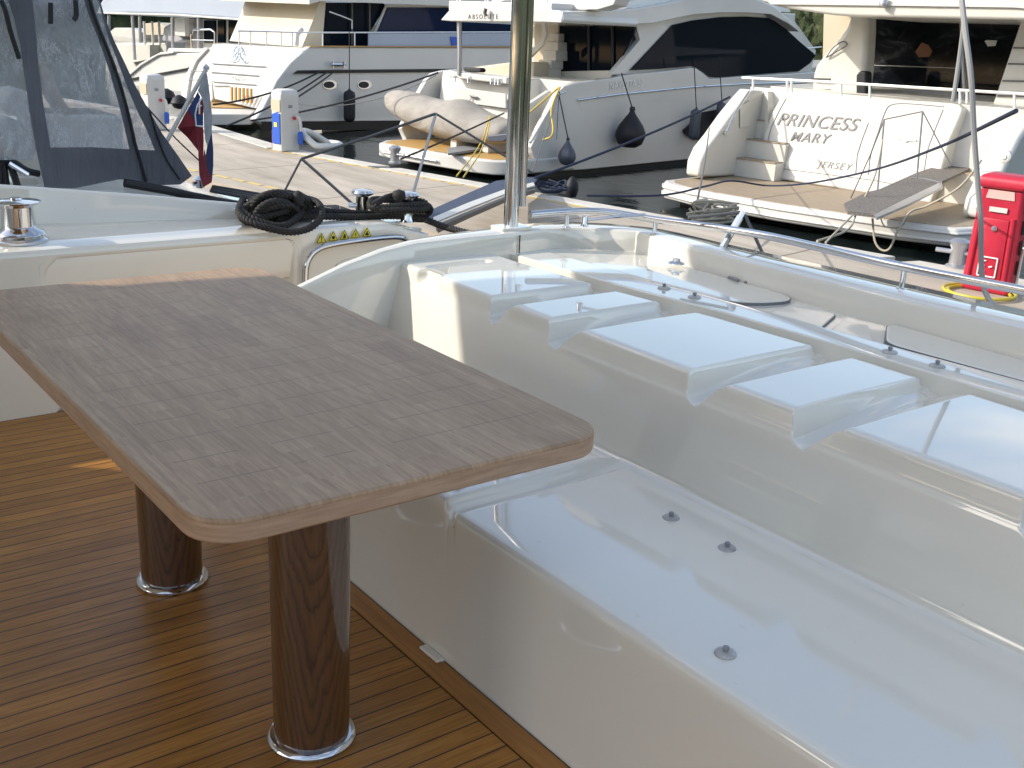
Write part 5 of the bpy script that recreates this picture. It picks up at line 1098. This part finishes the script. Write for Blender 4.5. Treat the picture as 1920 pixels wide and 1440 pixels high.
# ================================================================== BLACK MOORING ROPE ON THE CLEATS
b = MB(); R_ = .0155
e1 = Vector((.93, -.36, 0)).normalized(); e2 = Vector((.36, .93, 0)).normalized()
base = Vector((2.02, 4.30, .66))
def P3(px, py, y): return PY(y)(px, py)
loops = []
for k in range(16):
    cx_, cy2, rx, ry, yb = 516 + random.uniform(-8, 14), 394 + random.uniform(-10, 12), 58 + random.uniform(-22, 10), 19 + random.uniform(-12, 9), 4.16 + (k % 8) * .03
    ph = random.random(); tl = random.uniform(-.35, -.05)
    pts = []
    for i in range(13):
        a = 2 * math.pi * (i / 12) + ph; x = math.cos(a) * rx; y_ = math.sin(a) * ry
        pts.append(P3(cx_ + x * math.cos(tl) - y_ * math.sin(tl), cy2 + x * math.sin(tl) + y_ * math.cos(tl), yb + .05 * math.sin(a)))
    loops.append(pts)
for pts in loops: twisted(b, catmull(pts, 6), R_)
twisted(b, catmull([P3(x, y, d) for x, y, d in ((452, 382, 4.25), (448, 398, 4.14), (468, 416, 4.06), (505, 428, 4.02), (545, 435, 4.01), (580, 428, 4.02), (600, 410, 4.05), (603, 392, 4.10), (592, 378, 4.2), (572, 372, 4.3))], 6), R_)
twisted(b, catmull([P3(x, y, d) for x, y, d in ((456, 372, 4.3), (452, 392, 4.18), (470, 408, 4.10), (500, 420, 4.06), (530, 424, 4.05), (552, 412, 4.1), (566, 396, 4.2))], 6), R_)
twisted(b, catmull([P3(x, y, d) for x, y, d in ((462, 388, 4.2), (490, 374, 4.2), (520, 364, 4.24), (545, 366, 4.3), (556, 378, 4.22), (540, 392, 4.14), (505, 404, 4.12), (478, 408, 4.12))], 6), R_)
twisted(b, catmull([P3(x, y, d) for x, y, d in ((560, 372, 4.35), (590, 378, 4.30), (598, 392, 4.24), (560, 402, 4.22), (520, 412, 4.18))], 6), R_)
# two runs across to the other cleat and turns round it
twisted(b, catmull([P3(x, y, d) for x, y, d in ((560, 392, 4.24), (610, 396, 4.24), (670, 400, 4.22), (730, 403, 4.20), (790, 404, 4.15), (806, 396, 4.12), (802, 386, 4.10), (780, 384, 4.08), (735, 388, 4.08), (700, 390, 4.10), (694, 380, 4.16), (704, 374, 4.26), (735, 376, 4.30), (770, 382, 4.22), (800, 386, 4.14))], 6), R_)
twisted(b, catmull([P3(x, y, d) for x, y, d in ((540, 404, 4.20), (610, 406, 4.20), (680, 407, 4.18), (740, 405, 4.16), (790, 410, 4.10), (830, 424, 4.0), (865, 434, 3.9), (890, 440, 3.82))], 6), R_)
twisted(b, catmull([P3(x, y, d) for x, y, d in ((700, 384, 4.10), (722, 372, 4.12), (748, 366, 4.16), (770, 374, 4.18), (796, 380, 4.12), (798, 392, 4.08), (760, 394, 4.06), (715, 394, 4.08), (697, 386, 4.14))], 6), R_)
b.lathe(P3(748, 374, 4.10), [(.022, 0), (.030, .015), (.026, .035), (.001, .045)], 14); b.lathe(P3(559, 384, 4.14), [(.018, 0), (.026, .02), (.02, .05), (.001, .06)], 14)
o = b.build('coiled_rope', 'rope_black', None, smooth=60, fixn=False); tag(o, 'thick black twisted rope coiled over one cleat and wrapped round the next', 'rope')

# ================================================================== CANVAS-ENCLOSED BOAT ALONGSIDE
cb = thing('canvas_enclosed_boat', 'neighbouring boat with a grey canvas and clear vinyl cockpit enclosure at the left', 'boat', Vector((1, 8, -1.75)))
C7 = PY(7.2)
b = MB(); b.loft([[Vector((x, 7.0 + o, z)), Vector((x, 6.95 + o, -.2)), Vector((x, 7.3 + o, -1.9)), Vector((x, 11.2, -1.9)), Vector((x, 11.6, -.2)), Vector((x, 11.5, z))] for x, o, z in ((-8, .0, .34), (-2, 0, .34), (2.2, 0, .32), (2.9, .02, .22), (3.35, .12, .10), (3.6, .4, .0))]); b.build('hull', 'hull', cb)
b = MB(); b.tube([C7(x, y) - Vector((0, .12, 0)) for x, y in ((222, 338), (260, 345), (300, 352), (345, 362), (400, 373), (440, 380))], .028, 10); b.build('rub_rail', 'rubber', cb)
cp_ = [(84, 352), (140, 353), (185, 344), (225, 336), (262, 340), (300, 347), (338, 346), (360, 330), (334, 292), (304, 250), (280, 208), (256, 165), (236, 122), (214, 76), (196, 30), (186, -5), (14, -5), (26, 30), (38, 80), (46, 140), (56, 210), (68, 280)]
w1 = [(60, -5), (66, 50), (72, 120), (82, 200), (95, 277), (170, 276), (243, 280), (234, 240), (222, 190), (206, 135), (188, 80), (168, 30), (156, -5)]
w2 = [(196, 70), (212, 120), (228, 170), (238, 215), (250, 262), (258, 281), (291, 282), (276, 245), (258, 208), (238, 160), (220, 112), (204, 72), (190, 20), (184, -4), (172, -4), (180, 28)]
def canvas_ring(outer_, holes, name, m):
    bm = bmesh.new(); loops_ = []
    for lp in [outer_] + holes:
        vs = [bm.verts.new(C7(*p)) for p in lp]
        for i in range(len(vs)): bm.edges.new((vs[i], vs[(i + 1) % len(vs)]))
    bmesh.ops.triangle_fill(bm, edges=bm.edges[:], use_beauty=True)
    for f_ in bm.faces: f_.normal_update()
    me = bpy.data.meshes.new(name); 
    for v in bm.verts: v.co -= ROOTLOC[cb.name]
    bm.to_mesh(me); bm.free(); me.materials.append(M[m]); ob = bpy.data.objects.new(name, me); COL.objects.link(ob); ob.parent = cb
    md = ob.modifiers.new('thick', 'SOLIDIFY'); md.thickness = .006; return ob
canvas_ring(cp_, [w1, w2], 'canvas_side', 'canvas')
def sheet(name, px, m, off=.004):
    b = MB(); b.trace(px, PY(7.2 + off), Vector((0, .003, 0))); return b.build(name, m, cb, smooth=0)
sheet('clear_window', w1, 'vinyl'); sheet('clear_window', w2, 'vinyl')
sheet('forward_window', [(-60, -5), (14, -5), (26, 30), (38, 80), (46, 140), (56, 210), (68, 280), (60, 300), (-60, 300)], 'vinyl', .012)
b = MB(); b.tube(catmull([C7(x, y) - Vector((0, .012, 0)) for x, y in ((166, -4), (180, 40), (200, 90), (222, 150), (240, 215), (252, 268), (264, 310), (272, 340))], 5), .010, 6); b.build('zip', 'rubber', cb)
b = MB(); b.tube(catmull([C7(x, y) - Vector((0, .01, 0)) for x, y in ((280, 208), (296, 262), (312, 300), (336, 336))], 5), .006, 6); b.build('seam_cord', 'rubber', cb)
b = MB()
for px in (((2, 0), (10, 20), (20, 60), (36, 110)), ((95, 5), (95, 45)), ((141, 0), (143, 28), (138, 38))):
    b = MB(); b.tube(catmull([PY(7.18)(x, y) for x, y in px], 4), .014, 6); b.build('hanging_strap', 'rubber', cb)
tr('inner_awning', [(10, -6), (160, -6), (158, 3), (90, 7), (12, 6)], PY(7.4), Vector((0, .4, 0)), 'navy', cb)
tr('helm_seat', [(30, 330), (30, 225), (40, 215), (72, 214), (100, 215), (140, 216), (200, 216), (232, 218), (236, 330)], PY(8.0), Vector((0, .6, 0)), 'gel', cb, .06)
tr('side_cushion', [(-40, 240), (-20, 232), (22, 215), (30, 240), (30, 300), (-40, 300)], PY(7.9), Vector((0, .4, 0)), 'bwhite', cb, .05)
tr('cushion_roll', [(10, 205), (14, 185), (28, 168), (48, 168), (60, 190), (56, 214), (30, 226), (14, 216)], PY(8.2), Vector((0, .4, 0)), 'bwhite', cb, .06)
b = MB(); b.tube(catmull([PY(7.8)(x, y) for x, y in ((60, 120), (76, 122), (92, 150), (106, 182), (128, 214))], 5), [.03 + .0 * i for i in range(21)], 10); b.trace([(68, 122), (78, 121), (95, 145), (110, 175), (136, 214), (104, 214), (84, 180), (70, 150)], PY(7.85), Vector((0, .03, 0))); b.build('wooden_paddle_blade', 'umber', cb)
tr('white_locker', [(28, 330), (72, 331), (74, 352), (30, 352)], PY(7.6), Vector((0, .3, 0)), 'gel', cb, .02)
tr('yellow_strip', [(-20, 276), (30, 280), (30, 292), (-20, 290)], PY(7.7), Vector((0, .1, 0)), 'umber', cb)
b = MB()
for px in (((-10, 300), (20, 302), (50, 320), (74, 326)), ((6, 305), (12, 350)), ((18, 304), (34, 352)), ((0, 310), (0, 352))): b.tube(catmull([PY(7.3)(x, y) for x, y in px], 4), .022, 6)
b.build('lashing_straps', 'rubber', cb)
b = MB(); b.tube([PY(7.25)(16, 306), PY(7.25)(52, 328)], .016, 8); b.build('steel_tube', 'chrome', cb)
tr('stern_locker', [(372, 368), (400, 352), (440, 362), (478, 380), (440, 385), (400, 380)], Pz(.12), -ZZ * .4, 'gel', cb, .02)
b = MB(); c = PY(7.4)(376, 352); b.lathe(c, [(.03, 0), (.03, .05), (.05, .06), (.02, .08)], 12); b.tube([PY(7.4)(362, 345), PY(7.4)(392, 340)], .016, 8); b.build('stern_fitting', 'chrome', cb)
# its upper works, outside the picture, added to shade the pier and ledge
b = MB(); b.prism([(-3.2, 7.6, 2.4), (1.9, 7.6, 2.4), (1.9, 11.4, 2.4), (-3.2, 11.4, 2.4)], (0, 0, .15)); b.prism([(-2.2, 7.7, 2.55), (1.8, 7.7, 2.55), (1.8, 11.3, 2.55), (-2.2, 11.3, 2.55)], (0, 0, 2.2)); b.build('flybridge', 'gel', cb, bevel=.03)
b = MB(); b.prism([(-7.5, 7.6, 2.4), (-2.25, 7.6, 2.4), (-2.25, 11.2, 2.4), (-7.5, 11.2, 2.4)], (0, 0, 2.02)); b.build('ledge_shade_block', 'gel', cb, bevel=.02)  # unseen block added to keep sun off the side deck ledge
b = MB(); b.prism([(-6, 7.6, .3), (-.8, 7.6, .3), (-1.6, 7.6, 2.4), (-6, 7.6, 2.4)], (0, 3.8, 0)); b.build('deckhouse', 'gel', cb, bevel=.02)
line('mooring_line', bow(PY(7.1)(400, 350), PY(4.5)(560, 378), .0), .012, 'rope_dark', 'uppermost of three dark lines running from the flag to the black coil', 'rope', 'dark lines by the black coil')
line('mooring_line', bow(PY(7.1)(398, 354), PY(4.5)(545, 380), .0), .012, 'rope_dark', 'middle of three dark lines running from the flag to the black coil', 'rope', 'dark lines by the black coil')
line('mooring_line', bow(PY(7.1)(396, 358), PY(4.5)(500, 376), .0), .012, 'rope_dark', 'lowest of three dark lines running from the flag to the black coil', 'rope', 'dark lines by the black coil')
# ensign
fl = thing('ensign', 'white, blue and red flag with a shield hanging limp from a slanted white pole', 'flag', PY(7.3)(312, 266))
b = MB(); b.tube([PY(7.3)(311, 268), PY(7.3)(387, 128)], .014, 12); b.lathe(PY(7.3)(387, 128), [(.02, -.01), (.022, .01), (.001, .03)], 10); b.build('flagpole', 'bwhite', fl)
FY = {0: 7.28, 1: 7.22, 2: 7.30, 3: 7.24}
def fp(x, y): # folds: depth varies across the cloth
    d = 7.26 + .05 * math.sin((x - 330) / 9.) * min(1., max(0., (y - 130) / 80.)); return PY(d)(x, y)
b = MB()
def patch(m, pts):
    b.use(m); b.prism([fp(*p) for p in pts], (0, .004, 0))
patch('bluecloth', [(352, 206), (362, 190), (371, 172), (376, 182), (370, 198), (366, 212), (366, 226)])
patch('redcloth', [(333, 240), (352, 206), (366, 226), (368, 236), (381, 238), (382, 262), (381, 300), (374, 328), (372, 283), (352, 258)])
patch('redcloth', [(366, 212), (370, 198), (379, 184), (382, 200), (381, 214), (367, 216)])
patch('bluecloth', [(367, 216), (381, 214), (381, 236), (369, 235)])
patch('whitecloth', [(387, 132), (390, 150), (394, 180), (398, 220), (397, 248), (389, 274), (385, 262), (383, 236), (382, 200), (379, 184), (376, 178), (371, 170)])
patch('navy', [(397, 248), (400, 280), (400, 310), (398, 334), (388, 316), (386, 292), (389, 274)])
patch('redcloth', [(374, 328), (381, 300), (383, 280), (386, 292), (388, 316), (398, 334), (397, 342), (381, 351)])
b.build('cloth', None, fl, smooth=0)
b = MB(); b.tube([fp(366, 214), fp(370, 197), fp(379, 183)], .005, 5); b.tube([fp(366, 214), fp(368, 236), fp(381, 238)], .005, 5); b.tube([fp(374, 192), fp(374, 214)], .006, 5); b.tube([fp(371, 200), fp(378, 198)], .005, 5); b.build('shield_outline', 'whiteletter', fl)
line('flag_halyard', [PY(7.6)(262, 186), PY(7.5)(330, 260), PY(7.3)(392, 318)], .005, 'rope_dark', 'thin dark line crossing behind the flag down to the boat deck', 'rope')

# small extras on and beyond the pier
c = Pz(-.93)(603, 281); b = MB(); b.tube([c + U * (.34 * math.cos(a)) + V * (.34 * math.sin(a)) + ZZ * (.10 + .22 * max(0, math.cos(a - 2.2)) ) for a in [2 * math.pi * k / 32 for k in range(33)]], .06, 12)
tag(b.build('life_ring', 'bwhite', None), 'white ring lying on the kerb just right of the blue-panel pedestal', 'life ring')
for px, y0, y1, lb in ((313, 166, 196, 'black round fender at the large yacht platform corner, above the plain white pedestal'), (337, 178, 205, 'smaller black round fender right of the plain white pedestal')):
    c = Pu(17.8)(px, y1); h = vert(c, y0) - c.z; b = MB(); b.lathe(c, [(.001, 0), (h * .4, h * .1), (h * .62, h * .45), (h * .45, h * .8), (h * .12, h), (.001, h)], 20); tag(b.build('black_fender', 'fender_black', None), lb, 'fender')
